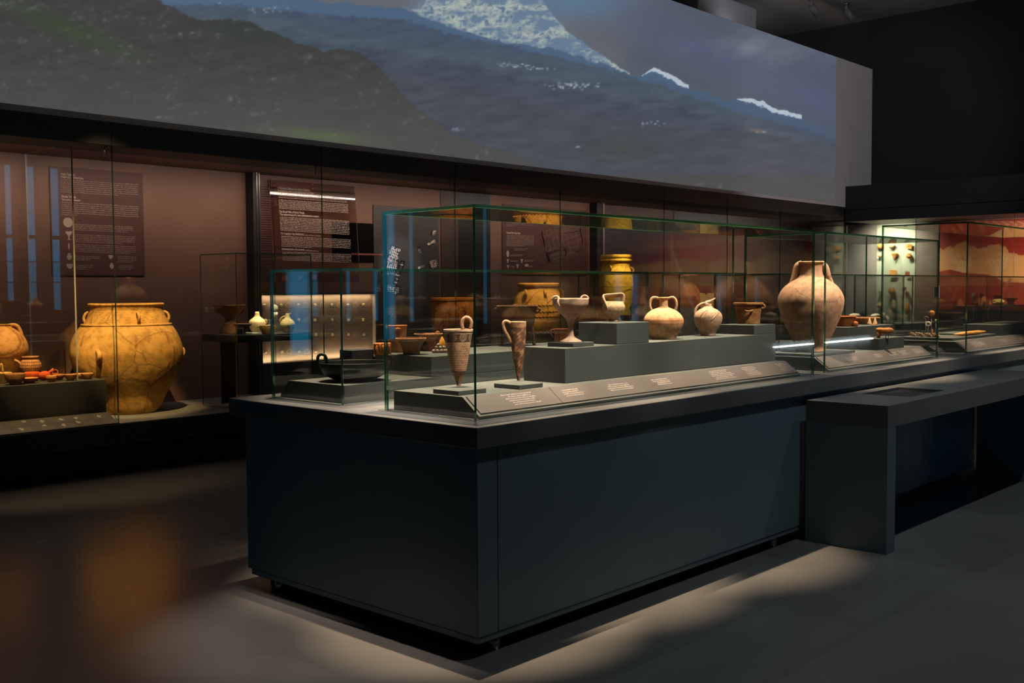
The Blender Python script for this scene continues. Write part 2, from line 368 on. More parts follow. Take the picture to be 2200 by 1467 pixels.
# printed text made of small strokes: a -> b is the base line of the top row, dn steps one row down
def text_rows(mb, rows, h, seed=1, gap=.28, nrm=(0, 0, 0)):
    """rows: (start point, end point, up vector); words of letter-sized strokes, h = letter height"""
    r = np.random.default_rng(seed); nr = np.array(nrm, float)
    for a, b, up in rows:
        a = np.array(a, float) + nr; b = np.array(b, float) + nr; L_ = np.linalg.norm(b - a); d = (b - a) / L_; up = np.array(up, float); x = 0.
        while x < L_ - h * .4:
            nl = int(r.integers(2, 10))
            for _ in range(nl):
                w = h * r.choice([.14, .30, .38, .42]); hh = h * r.choice([.52, .52, .6, .9])
                if x + w > L_: break
                p = a + d * x; mb.quad(p, p + d * w, p + d * w + up * hh, p + up * hh); x += w + h * .20
            x += h * gap
    return mb
def letters(name, txt, p, dx, up, size, mat, parent=None, off=(0, 0, 0), bold=0.):
    """real lettering from the built-in font, as mesh"""
    cu = bpy.data.curves.new(name, 'FONT'); cu.body = txt; cu.size = size; cu.offset = bold; cu.resolution_u = 2
    o = bpy.data.objects.new(name, cu); COL.objects.link(o)
    me = bpy.data.meshes.new_from_object(o.evaluated_get(bpy.context.evaluated_depsgraph_get())); bpy.data.objects.remove(o)
    dx = np.array(dx, float); up = np.array(up, float); p = np.array(p, float) - np.array(off, float)
    for v in me.vertices: v.co = Vector(p + dx * v.co.x + up * v.co.y)
    me.materials.clear(); me.materials.append(mat)
    q = bpy.data.objects.new(name, me); COL.objects.link(q)
    if parent is not None: q.parent = parent
    return q

# ------------------------------------------------------------------ the room
YB, YW, XR = 5.05, 6.25, 13.83
struct('floor', MB().box(-9, 16.5, -4.6, 10, -.1, 0), MFLOOR)
struct('ceiling', MB().box(-9, 16.5, -4.6, 10, 6.0, 6.15), MCEIL)
struct('wall_left', MB().box(-8.3, -8.1, -4.5, 10, 0, 6), MBLACK)
struct('wall_right', MB().box(14.83, 15.0, -4.2, 10, 2.515, 6), MDARK)
struct('wall_far', MB().box(-8.1, 14.83, 9.6, 9.8, 0, 6), MDARK)
# projection wall: white board over the wall case
struct('wall_back', MB().bbox(-8.1, 14.825, YB, YB + .2, 2.752, 5.156, .003), MWHITE)
# dark fascia boards under the screen, one per glass joint
jx = [-1.3, 1.11, 3.12, 4.82, 6.51, 8.6, 10.15, 11.66, 13.80]
for i in range(len(jx) - 1):
    struct('trim_%d' % (i + 1), MB().bbox(jx[i] + .003, jx[i + 1] - .003, YB, YB + .44, 2.572, 2.750, .002), MDARK)
struct('trim_9', MB().box(-1.3, 15.0, YB + .47, 6.3, 2.602, 2.745), MBROWN)         # soffit inside the case
# base boards of the wall case and its recessed toe kick
for i in range(len(jx) - 1):
    struct('trim_%d' % (i + 10), MB().bbox(jx[i] + .003, jx[i + 1] - .003, YB - .01, YB + .03, .235, .398, .002), MDARK)
struct('baseboard_back', MB().box(-1.3, 13.8, 5.215, 5.25, 0, .36), MBLACK)
struct('trim_18', MB().box(-1.3, 15.0, YB + .03, 6.25, .36, .4), MPLINTH)             # case floor
struct('wall_case_back', MB().box(-1.3, 15.0, YW, YW + .1, .4, 2.6), MBROWN)
struct('wall_case_end', MB().box(-1.35, -1.3, YB + .01, YW + .1, 0, 2.75), MDARK)
# back wall left of the case with two narrow windows
for i, (a, b, z0, z1) in enumerate([(-8.1, -3.74, 0, 2.75), (-3.5, -2.70, 0, 2.75), (-2.42, -1.35, 0, 2.75), (-3.74, -3.5, 0, .95), (-3.74, -3.5, 2.45, 2.75), (-2.70, -2.42, 0, .85), (-2.70, -2.42, 1.62, 2.75)]):
    struct('wall_side_%s' % 'abcdefg'[i], MB().box(a, b, YB, YB + .2, z0, z1), MDARK)
def window(n, x0, x1, y, z0, z1, rail):
    w = struct('window_%d' % n, MB().box(x0, x1, y - .01, y + .01, z0, z1), MWIN)
    fr = MB(); f = .012
    fr.box(x0, x0 + f, y + .011, y + .04, z0, z1); fr.box(x1 - f, x1, y + .011, y + .04, z0, z1); fr.build('window_frame', MDARK, w)
    MB().box(x0 + f, x1 - f, y + .011, y + .06, rail - .03, rail + .03).build('window_rail', MDARK, w)
window(1, -3.74, -3.5, YB + .12, .95, 2.45, 1.9); window(2, -2.70, -2.42, YB + .12, .85, 1.62, 1.3)
# window front behind the photographer: narrow lights between deep piers
YF = -4.4
wins = [(-3.9, -3.6), (4.03, 4.194), (4.376, 4.56), (4.757, 4.955), (5.248, 5.328)]
px = -8.1
for i, (a, b) in enumerate(wins):
    struct('wall_front_%s' % 'abcde'[i], MB().box(px, a, YF - .15, YF + .15, 0, 6), MDARK); px = b
    z0 = 2.53 if i == 4 else 1.087
    window(3 + i, a, b, YF - .02, z0, 3.446, 2.316 if i < 4 else 3.0)
    struct('trim_%d' % (23 + i), MB().box(a, b, YF - .14, YF + .14, 0, z0), MDARK); struct('trim_%d' % (33 + i), MB().box(a, b, YF - .14, YF + .14, 3.446, 6), MDARK)
struct('wall_front_f', MB().box(px, 16.4, YF - .15, YF + .15, 0, 6), MDARK)
struct('wall_end', MB().box(16.3, 16.45, -4.2, 10, 0, 6), MBLACK)
# right-hand wall: fascia over its case, base, back
struct('trim_19', MB().bbox(XR, 15.0, -4.24, YB + .001, 2.703, 3.092, .003), MDARK)
struct('trim_20', MB().bbox(XR, 15.0, -4.24, YB + .001, 2.512, 2.697, .003), MDARK)
struct('trim_21', MB().box(XR, 16.2, -4.24, YB - .02, 0, .4), MDARK)
struct('wall_case_side', MB().box(15.0, 15.1, -4.24, 6.3, .4, 2.6), flat('case_grey', (.30, .27, .25), .7))
# box duct under the ceiling beyond the screen
bx = AY(5.75, 1625, 28); bl = AY(5.75, 1500, 20)
struct('trim_22', MB().bbox(bl[0], bx[0], 5.75, 6.6, 5.1, 5.80, .01), flat('duct_paint', (.30, .31, .33), .8))
# projected film: a painted strip of light on the screen board
def film():
    x0, x1, z0, z1 = -1.0, 13.45, 2.800, 5.150; nx, nz = 760, 190
    X = np.linspace(x0, x1, nx); Zs = np.linspace(z0, z1, nz); XX, ZZ = np.meshgrid(X, Zs)
    D = np.stack([XX - CP[0], np.full_like(XX, YB) - CP[1], ZZ - CP[2]], -1); w = D @ CF
    U = 1100 + FPX * (D @ CR) / w; V = 733.5 - FPX * (D @ CU) / w                      # survey of the picture's outlines
    def fbm(a, b, sc, seed, oc=5):
        r = np.random.default_rng(seed); o = np.zeros_like(a); amp = 1.
        for k in range(oc):
            g = r.random((64, 64)); p = (a / sc * 2 ** k) % 63; q = (b / sc * 2 ** k) % 63; i = p.astype(int); j = q.astype(int); fx = p - i; fy = q - j
            fx = fx * fx * (3 - 2 * fx); fy = fy * fy * (3 - 2 * fy)
            o += amp * ((g[i, j] * (1 - fx) + g[i + 1, j] * fx) * (1 - fy) + (g[i, j + 1] * (1 - fx) + g[i + 1, j + 1] * fx) * fy - .5); amp *= .55
        return o
    f1 = fbm(U + 900, V + 900, 120, 1); f2 = fbm(U * .6 + 900 + V * .5, V * 2.2 + 900, 26, 2); f3 = fbm(U + 900, V + 900, 9, 3, 3); f4 = fbm(U * .45 + V * .8 + 900, V * .5 - U * .3 + 2900, 60, 4)
    C = np.zeros(XX.shape + (3,))
    def mix(mask, c, tex=0.): C[...] = C * (1 - mask[..., None]) + (np.array(c, float) + (tex if np.ndim(tex) == 0 else tex[..., None])) * mask[..., None]
    def below(pts, soft=2.5, rough=0.):
        p = np.array(pts, float); y = np.interp(U, p[:, 0], p[:, 1]) + rough * f3 + rough * f2; return np.clip((V - y) / soft + .5, 0, 1)
    sm = lambda a, b, x: np.clip((x - a) / (b - a), 0, 1) ** 2 * (3 - 2 * np.clip((x - a) / (b - a), 0, 1))
    # sky
    C[...] = (80, 90, 104); mix(sm(1750, 1150, U) * .55, (112, 112, 118)); mix(np.clip(.5 + f1 * 1.1 - (V - 60) / 300, 0, 1) * .55, (76, 84, 100))
    mix(np.exp(-((U - 1230) / 110) ** 2 - ((V - 5) / 38) ** 2) * .8, (72, 122, 165)); mix(sm(1500, 1250, U + V * 1.0) * .35, (125, 124, 128))
    mix(np.clip(f4 * 1.5 - .12, 0, 1) * sm(1380, 1520, U) * .5 * sm(190, 90, V - (U - 1500) * .25), (122, 130, 142)); mix(np.exp(-((U - 1605) / 26) ** 2 - ((V - 103) / 15) ** 2) * .7, (120, 128, 140))
    mix(np.clip((U - 1690) / 120, 0, 1) * .6, (70, 84, 102)); mix(np.exp(-((V - .42 * (U - 1250)) / 40) ** 2) * .5 * sm(1280, 1400, U), (84, 92, 122))
    # far plain, high ground left
    plain = below([(300, -60), (640, 0), (850, 0), (905, 12), (960, 40), (1060, 82), (1130, 100), (1200, 112), (1260, 122), (1345, 155), (1380, 160), (1405, 147), (1440, 162), (1470, 180), (1560, 214), (1585, 212), (1640, 220), (1665, 236), (1720, 246), (1760, 268), (1800, 292)], 2, 4)
    snow = below([(860, -60), (1160, -8), (1185, 30), (1225, 72), (1262, 100), (1300, 122), (1350, 156)], 4, 5) * sm(866, 940, U + V) * (U < 1352)
    tex = np.clip(.5 + f2 * 1.3 + f3 * .8, 0, 1); mix(snow, (104, 126, 150)); mix(snow * np.clip(tex * 1.7 - .55, 0, 1), (176, 184, 176)); mix(snow * np.clip(f3 * 1.8 + f2 - .2, 0, 1) * .8, (70, 98, 132))
    for a, b in ((1378, 1480), (1582, 1722)):
        cap = below([(1375, 164), (1405, 145), (1440, 160), (1480, 182), (1580, 214), (1600, 210), (1640, 218), (1660, 232), (1722, 248)], 2, 3) * (U > a) * (U < b); mix(cap, (178, 192, 204))
    base = below([(300, -40), (700, 4), (870, 18), (930, 46), (1000, 66), (1060, 84), (1110, 96), (1180, 104), (1250, 124), (1320, 146), (1352, 160), (1378, 163), (1402, 154), (1440, 171), (1480, 190), (1560, 218), (1585, 217), (1640, 229), (1662, 243), (1720, 254), (1760, 270), (1800, 294)], 2.5, 5)
    mix(base, (72, 90, 112)); mix(base * sm(200, 900, U) * sm(160, 40, V - (U - 400) * .1) * .6, (84, 108, 138)); mix(base * sm(900, 350, U) * .7, (86, 110, 138))
    mix(base * below([(500, 10), (760, 38), (880, 44), (960, 72), (1060, 92), (1180, 118), (1350, 160), (1500, 215), (1800, 300)], 4, 6) * .8, (70, 82, 98), f2 * 10)
    mix(base * below([(500, 20), (800, 82), (950, 100), (1200, 130), (1400, 180), (1800, 320)], 26, 12) * .75, (78, 90, 98), f2 * 12)
    mix(base * below([(600, 90), (860, 120), (1000, 140), (1250, 190), (1500, 240), (1800, 330)], 20, 14) * .85, (70, 78, 92), f2 * 9)
    mix(base * below([(900, 150), (1200, 215), (1500, 270), (1800, 340)], 70, 10) * .9, (75, 79, 90), f2 * 8)
    mix(base * sm(250, 420, V) * .9, (80, 81, 88), f2 * 5); mix(np.exp(-((U - 1330) / 95) ** 2 - ((V - 318) / 24) ** 2) * .55, (72, 76, 70))
    # villages and shining roofs
    r = np.random.default_rng(5)
    for cu, cv, su, sv, n in ((1235, 184, 45, 6, 60), (1110, 140, 50, 4, 26), (1160, 147, 30, 3, 14), (985, 278, 14, 4, 8), (1400, 265, 24, 6, 10), (1245, 316, 6, 2, 4), (560, 20, 60, 8, 20), (545, 168, 7, 5, 8), (450, 235, 25, 8, 14), (260, 145, 30, 10, 18), (1640, 283, 12, 2, 5)):
        for _ in range(n):
            a, b = r.normal(cu, su * .6), r.normal(cv, sv * .6); mix(np.exp(-((U - a) / 2.6) ** 2 - ((V - b) / 1.6) ** 2) * r.uniform(.3, .95), (150, 165, 178))
    mix(np.exp(-((U - 1630) / 20) ** 2 - ((V - 282 - (U - 1630) * .15) / 3.5) ** 2) * .7, (128, 116, 108))
    # near hill
    hill = below([(-900, -600), (280, -60), (340, 0), (385, 22), (425, 43), (480, 42), (535, 46), (590, 70), (640, 94), (700, 110), (728, 104), (738, 110), (770, 112), (800, 133), (830, 163), (860, 198), (890, 228), (930, 258), (970, 290), (1030, 312), (1100, 330), (1200, 380)], 2, 5)
    mix(hill, (66, 67, 66), f2 * 7 + f3 * 4); mix(hill * sm(20, 260, V - U * .05) * .9, (78, 78, 78), f2 * 5 + f3 * 3); mix(hill * sm(150, 300, V) * .5, (84, 82, 82))
    mix(hill * np.exp(-((V - 30 - (U - 60) * .38) / 22) ** 2 - ((U - 150) / 130) ** 2) * .7, (66, 78, 52)); mix(hill * np.exp(-((V - 292 - (U - 690) * .1) / 14) ** 2 - ((U - 690) / 110) ** 2) * .8, (92, 104, 74))
    mix(hill * np.exp(-((V - 60) / 30) ** 2 - ((U - 560) / 130) ** 2) * .5, (52, 62, 54)); mix(hill * np.clip(f3 * 1.4 + f2 * .7 - .62, 0, 1) * .8, (120, 126, 130))
    mix(hill * np.exp(-((V - 8 - abs(U - 88) * .5) / 3) ** 2 - ((U - 80) / 22) ** 2) * .5, (96, 100, 104))
    C[...] = np.clip(C, 0, 255) / 255.; Lc = np.where(C <= .04045, C / 12.92, ((C + .055) / 1.055) ** 2.4)
    vs = np.stack([XX, np.full_like(XX, YB - .002), ZZ], -1).reshape(-1, 3); idx = np.arange(nx * nz).reshape(nz, nx)
    F = np.stack([idx[:-1, :-1], idx[:-1, 1:], idx[1:, 1:], idx[1:, :-1]], -1).reshape(-1, 4)
    me = bpy.data.meshes.new('projected_film'); me.from_pydata(vs.tolist(), [], F.tolist()); at = me.color_attributes.new('Col', 'FLOAT_COLOR', 'POINT')
    c4 = np.ones((nx * nz, 4)); c4[:, :3] = Lc.reshape(-1, 3) * .93; at.data.foreach_set('color', c4.ravel()); me.materials.append(attr_emit('projected_light', .08)); me.update()
    o = bpy.data.objects.new('projected_film', me); COL.objects.link(o)
    tag(o, 'wide projected film of a snowy mountain plain filling the white wall', 'projection')
film()
# ceiling fixtures at the top right
for u, v, lab in ((1818, 8, 'small cylindrical ceiling lamp at the top right, hanging lower and fully in view'), (1743, -2, 'small ceiling lamp cut by the top edge of the frame')):
    c = AZ(5.99, u, v); t = thing('ceiling_lamp', lab, 'lamp', c, 0, 'ceiling lamps at the top right')
    MB().lathe([(.05, -.02), (.05, .009)], 20).build('mount', MSTEEL, t); MB().lathe([(.018, -.12), (.018, -.02)], 12).build('stem', flat('grey_metal', (.25, .25, .26), .5), t)
    MB().tube([(-.02, 0, -.10), (.10, -.06, -.24)], .055, 20).build('housing', flat('housing_grey', (.16, .16, .165), .5), t)
# fixtures out of view: light lines on the opposite side, seen mirrored in the panes
tag(MB().box(10.05, 13.1, -3.94, -3.90, .62, .635).build('light_line', MLED), 'thin white light line mirrored low in the island glass at right', 'lamp')
tag(MB().box(-1.2, 13.7, YB + .450, YB + .466, 2.588, 2.600).build('light_line', MLED), 'long thin light line under the soffit, mirrored bright in the hanging glass panel', 'lamp')
tag(MB().bbox(9.0, 13.8, -4.24, -3.942, 0, .70, .01).build('low_bench', MLAC), 'low slate bench across the aisle behind the camera', 'bench')
# ------------------------------------------------------------------ island cabinet
XI = 11.0
isl = thing('display_island', 'long slate cabinet with a thick overhanging top, carrying the free-standing glass cases', 'cabinet', (0, 0, 0))
MB().bbox(0, XI, 0, 1.722, .829, .9146, .003).build('top', MTOP, isl)
MB().bbox(.0205, .135, .0205, 1.609, .082, .827, .002).build('end_panel', MLAC, isl)
for a, b in ((.137, 2.70), (2.703, 5.30), (5.303, 7.9), (7.903, XI - .05)):
    MB().bbox(a, b, .0205, .05, .082, .827, .002).build('front_panel', MLAC, isl)
MB().box(.136, XI - .06, .051, 1.60, .085, .826).build('core', MBLACK, isl)
MB().bbox(.022, XI - .05, .024, .05, .056, .080, .001).build('skirting', MLAC, isl); MB().bbox(.022, .05, .051, 1.58, .056, .080, .001).build('skirting', MLAC, isl)
MB().box(.09, XI - .12, .09, 1.52, 0, .084).build('plinth_base', MBLACK, isl)
for x, y in ((.15, .06), (2.4, .06), (.06, 1.4)): MB().lathe([(.025, 0), (.025, .056)], 12, cx=x, cy=y).build('levelling_foot', MSTEEL, isl)
gv = MB()                                              # glazing grooves let into the top
for x0, x1, y0, y1 in ((.148, 3.09, .146, .740), (3.21, 5.06, .146, .740), (5.62, 8.6, .146, .870), (.148, 2.58, 1.008, 1.600), (2.72, 3.76, 1.008, 1.600), (4.22, 6.51, 1.008, 1.600), (6.69, 10.31, 1.008, 1.600)):
    for b in ((x0, x1, y0 - .018, y0 - .012), (x0, x1, y1 + .012, y1 + .018), (x0 - .018, x0 - .012, y0, y1), (x1 + .012, x1 + .018, y0, y1)): gv.box(*b, .9142, .9152)
gv.build('glazing_groove', MBLACK, isl)
# cases standing on the island
ZS = .9150
glass_case('tall front glass case nearest the camera, over the two conical rhytons', .160, 3.075, .158, .728, ZS, 1.7865)
glass_case('second tall glass case to the right, enclosing the big pointed amphora', 3.225, 5.046, .158, .728, ZS, 1.7830)
glass_case('third glass case at the far right, tallest of the front row', 5.631, 8.55, .158, .854, ZS, 1.9455)
glass_case('low rear glass case at the left end, over the dark bronze basin', .160, 2.567, 1.019, 1.587, ZS, 1.5449)
glass_case('short low rear glass case seen behind the two-handled jar', 2.729, 3.750, 1.019, 1.587, ZS, 1.5449)
glass_case('low rear glass case behind the big pointed amphora', 4.237, 6.500, 1.019, 1.587, ZS, 1.5449)
glass_case('low rear glass case at the far right behind the tallest case', 6.70, 10.30, 1.019, 1.587, ZS, 1.5449)

# ------------------------------------------------------------------ plinths and label boards inside the cases
def rail(label, x0, x1, front=True, yo=0., zt=1.0, z0=ZS + .0008, split=None, cap=(), seed=3, yd=.70, ytop=.270, ybot=.172):
    """low plinth whose sloped edge carries a caption board"""
    r = thing('caption_plinth', label, 'plinth', (x0, .16 + yo, z0)); off = (x0, .16 + yo, z0); zb = z0 + .010
    Y = (lambda y: y + yo) if front else (lambda y: yo - y)
    prof = [(Y(ybot), z0), (Y(ybot), zb), (Y(ytop), zt), (Y(yd), zt), (Y(yd), z0)]
    if not front: prof = prof[::-1]
    MB().prism_x(prof, x0, x1).build('block', MDISP, r, off)
    if not front: return r
    # caption boards lying on the slope
    d = np.array([0, ytop - ybot, zt - zb]); L_ = np.linalg.norm(d); d /= L_; nrm = np.array([0, -d[2], d[1]])
    cuts = [x0 + .015] + list(split or []) + [x1 - .015]
    for a, b in zip(cuts[:-1], cuts[1:]):
        P0 = np.array([0, Y(ybot), zb]) + d * .012 + nrm * .0012; p = lambda x, t: P0 + np.array([x, 0, 0]) + d * t
        MB().poly([p(a + .0015, 0), p(b - .0015, 0), p(b - .0015, L_ - .016), p(a + .0015, L_ - .016)], nrm * .004).build('caption_board', MLABEL, r, off)
    base = np.array([0, Y(ybot), zb]) + d * .012 + nrm * .0060
    for k, (uc, n, wpx, align) in enumerate(cap):
        mb = MB(); rows = []; rg = np.random.default_rng(seed + k)
        for i in range(n):
            t = (L_ - .016) * .68 - i * .0125 + (n - 4) * .006; w = wpx * (1 - .35 * rg.random()); x = uc - w / 2 + (rg.random() - .5) * .02 + i * .004
            rows.append((base + np.array([x, 0, 0]) + d * t, base + np.array([x + w, 0, 0]) + d * t, d))
        text_rows(mb, rows, .0085, seed + 31 * k); mb.build('caption_text', MTEXT, r, off)
    return r
def px_x(u, v=812): return AZ(.955, u, v)[0]
capA = [(px_x(1095, 862), 6, .20, 0), (px_x(1200, 848), 4, .18, 0), (px_x(1318, 837), 4, .21, 0), (px_x(1413, 826), 4, .17, 0), (px_x(1532, 810), 6, .23, 0), (px_x(1594, 802), 6, .16, 0), (px_x(1680, 794), 6, .17, 0)]
rail('long low plinth with caption boards along the front of the nearest tall case', .19, 2.93, split=[px_x(1158, 852)], cap=capA)
capC = [(px_x(1828, 776), 3, .20, 0), (px_x(1903, 761), 4, .16, 0), (px_x(1932, 757), 4, .16, 0), (px_x(1915, 770), 3, .15, 0), (px_x(1942, 766), 3, .15, 0), (px_x(1968, 752), 6, .17, 0)]
rail('low plinth with caption boards under the big pointed amphora', 3.30, 4.98, split=[px_x(1953, 755)], cap=capC, seed=90, yd=.70)
capD = [(px_x(2075, 742), 6, .30, 0), (px_x(2122, 742), 3, .14, 0), (px_x(2132, 735), 3, .22, 0), (px_x(2150, 729), 2, .24, 0), (px_x(2180, 730), 3, .16, 0)]
rail('low plinth with caption boards at the far right, in the tallest case', 5.70, 8.45, split=[px_x(2108, 742)], cap=capD, seed=140, yd=.83)
for lab, a, b in (('low plinth with a sloped far side under the bronze basin', .20, 2.54), ('low plinth in the short rear case', 2.76, 3.72), ('low plinth in the rear case behind the big amphora', 4.27, 6.47), ('low plinth in the rear case at the far right', 6.73, 10.27)):
    rail(lab, a, b, front=False, yo=1.738, yd=.677, ytop=.24, ybot=.17)
def block(label, x0, x1, y0, y1, z0, z1, m=None, b=.002, name='plinth_block', cat='plinth'):
    return tag(MB().bbox(x0, x1, y0, y1, z0 + .0004, z1, b).build(name, m or MDISP), label, cat)
ZA = 1.0
block('long grey plinth block behind the second rhyton, carrying the goblet and jar', .935, 2.93, .336, .60, ZA, 1.165)
block('square grey block under the cup with the high basket handle', 1.338, 1.612, .338, .585, 1.165, 1.272)
block('flat grey block at the right end of the long plinth, under the square pyxis', 2.676, 2.928, .338, .575, 1.165, 1.222)
def plate(label, corners, z, th=.02):
    (ul, vl), (uf, vf), (ur, vr) = corners; f = AZ(z + th, uf, vf)
    dl, dr = ray(ul, vl), ray(ur, vr)                  # side corners: where the sight lines cross the two front edges in plan
    y1 = CP[1] + dl[1] * (f[0] - CP[0]) / dl[0]; x1 = CP[0] + dr[0] * (f[1] - CP[1]) / dr[1]
    return block(label, f[0], x1, f[1], y1, z, z + th, b=.0015, name='base_plate', cat='stand')
plate('thin square plate under the dotted rhyton at the glass corner', [(930, 829), (985, 840), (1045, 828.5)], ZA)
plate('thin square plate under the dark slender rhyton', [(1061, 816.5), (1116, 827.5), (1166.6, 815)], ZA)
block('thin plate under the tall stemmed goblet', 1.025, 1.182, .360, .524, 1.165, 1.185, b=.0015, name='base_plate', cat='stand')
block('grey block in the rear case behind the dotted rhyton, under the orange jar and dishes', .770, 2.50, 1.080, 1.52, ZA, 1.105)
c = AY(1.44, 745, 752); c2 = AY(1.44, 786, 760)
block('small dark block behind the bronze basin', c[0], c2[0] + .02, 1.40, 1.50, ZA, c[2], MDARK)
# second case blocks
block('thin grey plate under the big pointed amphora', 3.34, 3.93, .290, .66, ZA, 1.018)
block('grey block in the second case, under the brown bowl', 4.122, 4.872, .430, .66, ZA, 1.162)
block('lower grey block in the second case, under the orange animal fragment', 4.268, 4.705, .275, .425, ZA, 1.081)
# third case blocks
block('low wide grey block in the tallest case, under the pile of beads', 5.83, 6.86, .345, .80, ZA, 1.022)
block('grey block in the tallest case, behind the long ivory pieces', 6.95, 8.0, .33, .66, ZA, 1.098)
block('thin grey plate on the low block of the tallest case', AZ(1.036, 2034, 716)[0], 6.84, .47, .70, 1.022, 1.036)
block('dark box in the rear case, right of the brown bowl', 6.76, 7.6, 1.15, 1.45, ZA, 1.09, MDARK)
# ------------------------------------------------------------------ bench with a sunken touch screen
bn = thing('touch_table', 'slate side table with a sunken touch screen in its top, against the island', 'table', (2.632, -.495, 0))
BX0, BX1, BY0, BY1, BZ = 2.632, 5.52, -.495, -.02, .806; bo = (2.632, -.495, 0)
i0, i1 = AZ(BZ, 1852, 846), AZ(BZ, 2028, 839); ix0, ix1 = 3.45, 4.05; iy0, iy1 = -.34, -.10
a = AZ(BZ, 1852, 846); b_ = AZ(BZ, 1926, 832.5); c_ = AZ(BZ, 2031, 838); d_ = AZ(BZ, 1893, 850)
ix0, ix1, iy0, iy1 = max(BX0 + .2, a[0]), c_[0], max(BY0 + .05, c_[1]), min(BY1 - .03, b_[1])
t0 = .688
mbt = MB()
for bx in ((BX0, ix0, BY0, BY1), (ix1, BX1, BY0, BY1), (ix0, ix1, BY0, iy0), (ix0, ix1, iy1, BY1)): mbt.box(*bx, t0, BZ)
mbt.build('table_top', MTOP, bn, bo)
MB().box(ix0, ix1, iy0, iy1, t0 + .01, BZ - .022).build('screen_well', MBLACK, bn, bo)
MB().bbox(ix0 + .02, ix1 - .02, iy0 + .02, iy1 - .02, BZ - .0215, BZ - .012, .002).build('touch_screen', flat('screen_glass', (.055, .055, .06), .12), bn, bo)
MB().bbox(BX0, BX0 + .108, BY0, BY1, 0.001, t0 - .0005, .001).build('leg', MLAC, bn, bo)
MB().bbox(5.36, 5.50, BY0 + .002, BY1, 0.001, t0 - .0005, .001).build('leg', MLAC, bn, bo)

# ------------------------------------------------------------------ wall-case glazing and furniture
for i in range(len(jx) - 1):
    g = thing('front_pane', ['tall glass sheet of the wall case, far left, over the red boat-shaped vessel', 'tall wall-case glass sheet in front of the big orange storage jar', 'tall wall-case glass sheet in front of the glowing panel',
        'tall wall-case glass sheet before the wall map', 'tall wall-case glass sheet before the rope-banded jar', 'tall wall-case glass sheet before the tall yellow jar', 'tall wall-case glass sheet before the brown dome reflections built as jars', 'tall wall-case glass sheet nearest the room corner'][i], 'glass', (jx[i], YB, .4), 0)
    MB().pane(jx[i] + .003, jx[i + 1] - .003, YB + .001, YB + .013, .3995, 2.571).build('sheet', [GLASS, EDGE], g, (jx[i], YB, .4))
    if 0 < i:                                          # little steel clip at the joint
        MB().tube([(jx[i] - .05, YB + .03, 2.49), (jx[i] - .045, YB + .035, 2.52), (jx[i] - .04, YB + .04, 2.571)], .006, 8).build('clip', MSTEEL, g, (jx[i], YB, .4))
fin = thing('glass_partition', 'upright glass partition standing left of the big orange storage jar', 'glass', (.95, 5.75, .4))
MB().pane(.944, .956, 5.40, 6.248, .401, 2.60).build('sheet', [GLASS, flat('bright_edge', (.30, .27, .25), .3)], fin, (.95, 5.75, .4))
vc = thing('glass_vitrine', 'frameless glass box with an inner shelf, right of the big orange storage jar', 'case', (2.262, 5.15, .4))
vo = (2.262, 5.15, .4)
for nm, b in (('front_pane', (2.262, 3.062, 5.15, 5.158, .401, 1.76)), ('side_pane', (2.262, 2.270, 5.159, 5.735, .401, 1.76)), ('side_pane', (3.054, 3.062, 5.159, 5.735, .401, 1.76)), ('lid', (2.262, 3.062, 5.15, 5.735, 1.7605, 1.768))):
    MB().pane(*b).build(nm, [GLASS, EDGE], vc, vo)
MB().bbox(2.272, 3.052, 5.16, 5.73, .985, 1.048, .002).build('shelf', MDARK, vc, vo)
MB().box(2.45, 2.60, 5.715, 5.73, .401, .984).build('shelf_support', MDARK, vc, vo)
block('tall black plinth at the far left, under the small bowls and cups', -.9, 1.125, 5.28, 6.24, .40, .738, MSTEP)
# left caption rail
lr = thing('caption_plinth', 'sloped caption rail with small object pictures at the lower left', 'plinth', (-1.2, 5.07, .4))
MB().prism_x([(5.075, .401), (5.075, .406), (5.262, .478), (5.262, .401)], -1.2, 1.12).build('block', MLABEL, lr, (-1.2, 5.07, .4))
dr = np.array([0, .187, .072]); Lr = np.linalg.norm(dr); dr /= Lr; nr_ = np.array([0, -dr[2], dr[1]])
rows = []; k = 0
mb = MB()
for row in range(2):
    for j in range(9):
        x0 = -.3 + j * .16 + row * .03
        for q in range(4):
            p = np.array([x0, 5.075, .406]) + dr * (.150 - row * .085 - q * .014) + nr_ * .001; rows.append((p, p + np.array([.095, 0, 0]), dr))
text_rows(mb, rows, .008, 5); mb.build('caption_text', MPALE, lr, (-1.2, 5.07, .4))
for i, (u, v) in enumerate([(51, 906), (46, 922), (90, 905), (95, 914), (131, 901), (137, 913), (163, 898), (168, 907), (212, 894)]):
    f = (lambda u, v: CP + ray(u, v) * ((np.array([0, 5.075, .406]) - CP) @ nr_ / (ray(u, v) @ nr_)))(u, v) + nr_ * .0012
    mbp = MB()
    pts = [(math.cos(a) * .016 * (1 + .25 * math.sin(3 * a + i)), math.sin(a) * .020 * (1 + .3 * math.cos(2 * a + i * 2))) for a in np.linspace(0, 2 * PI, 14)[:-1]]
    mbp.add([f + np.array([p[0], 0, 0]) + dr * p[1] for p in pts], [list(range(13))]); mbp.build('object_picture', MTEXT, lr, (-1.2, 5.07, .4))
# hidden plinths that carry the far pots
block('wall-case plinth behind the dotted rhyton, under the painted cylinder jar', 5.0, 6.4, 5.3, 6.1, .40, .72)
block('wall-case plinth far behind the two-handled jar', 9.0, 13.4, 5.28, 5.44, .40, .69)
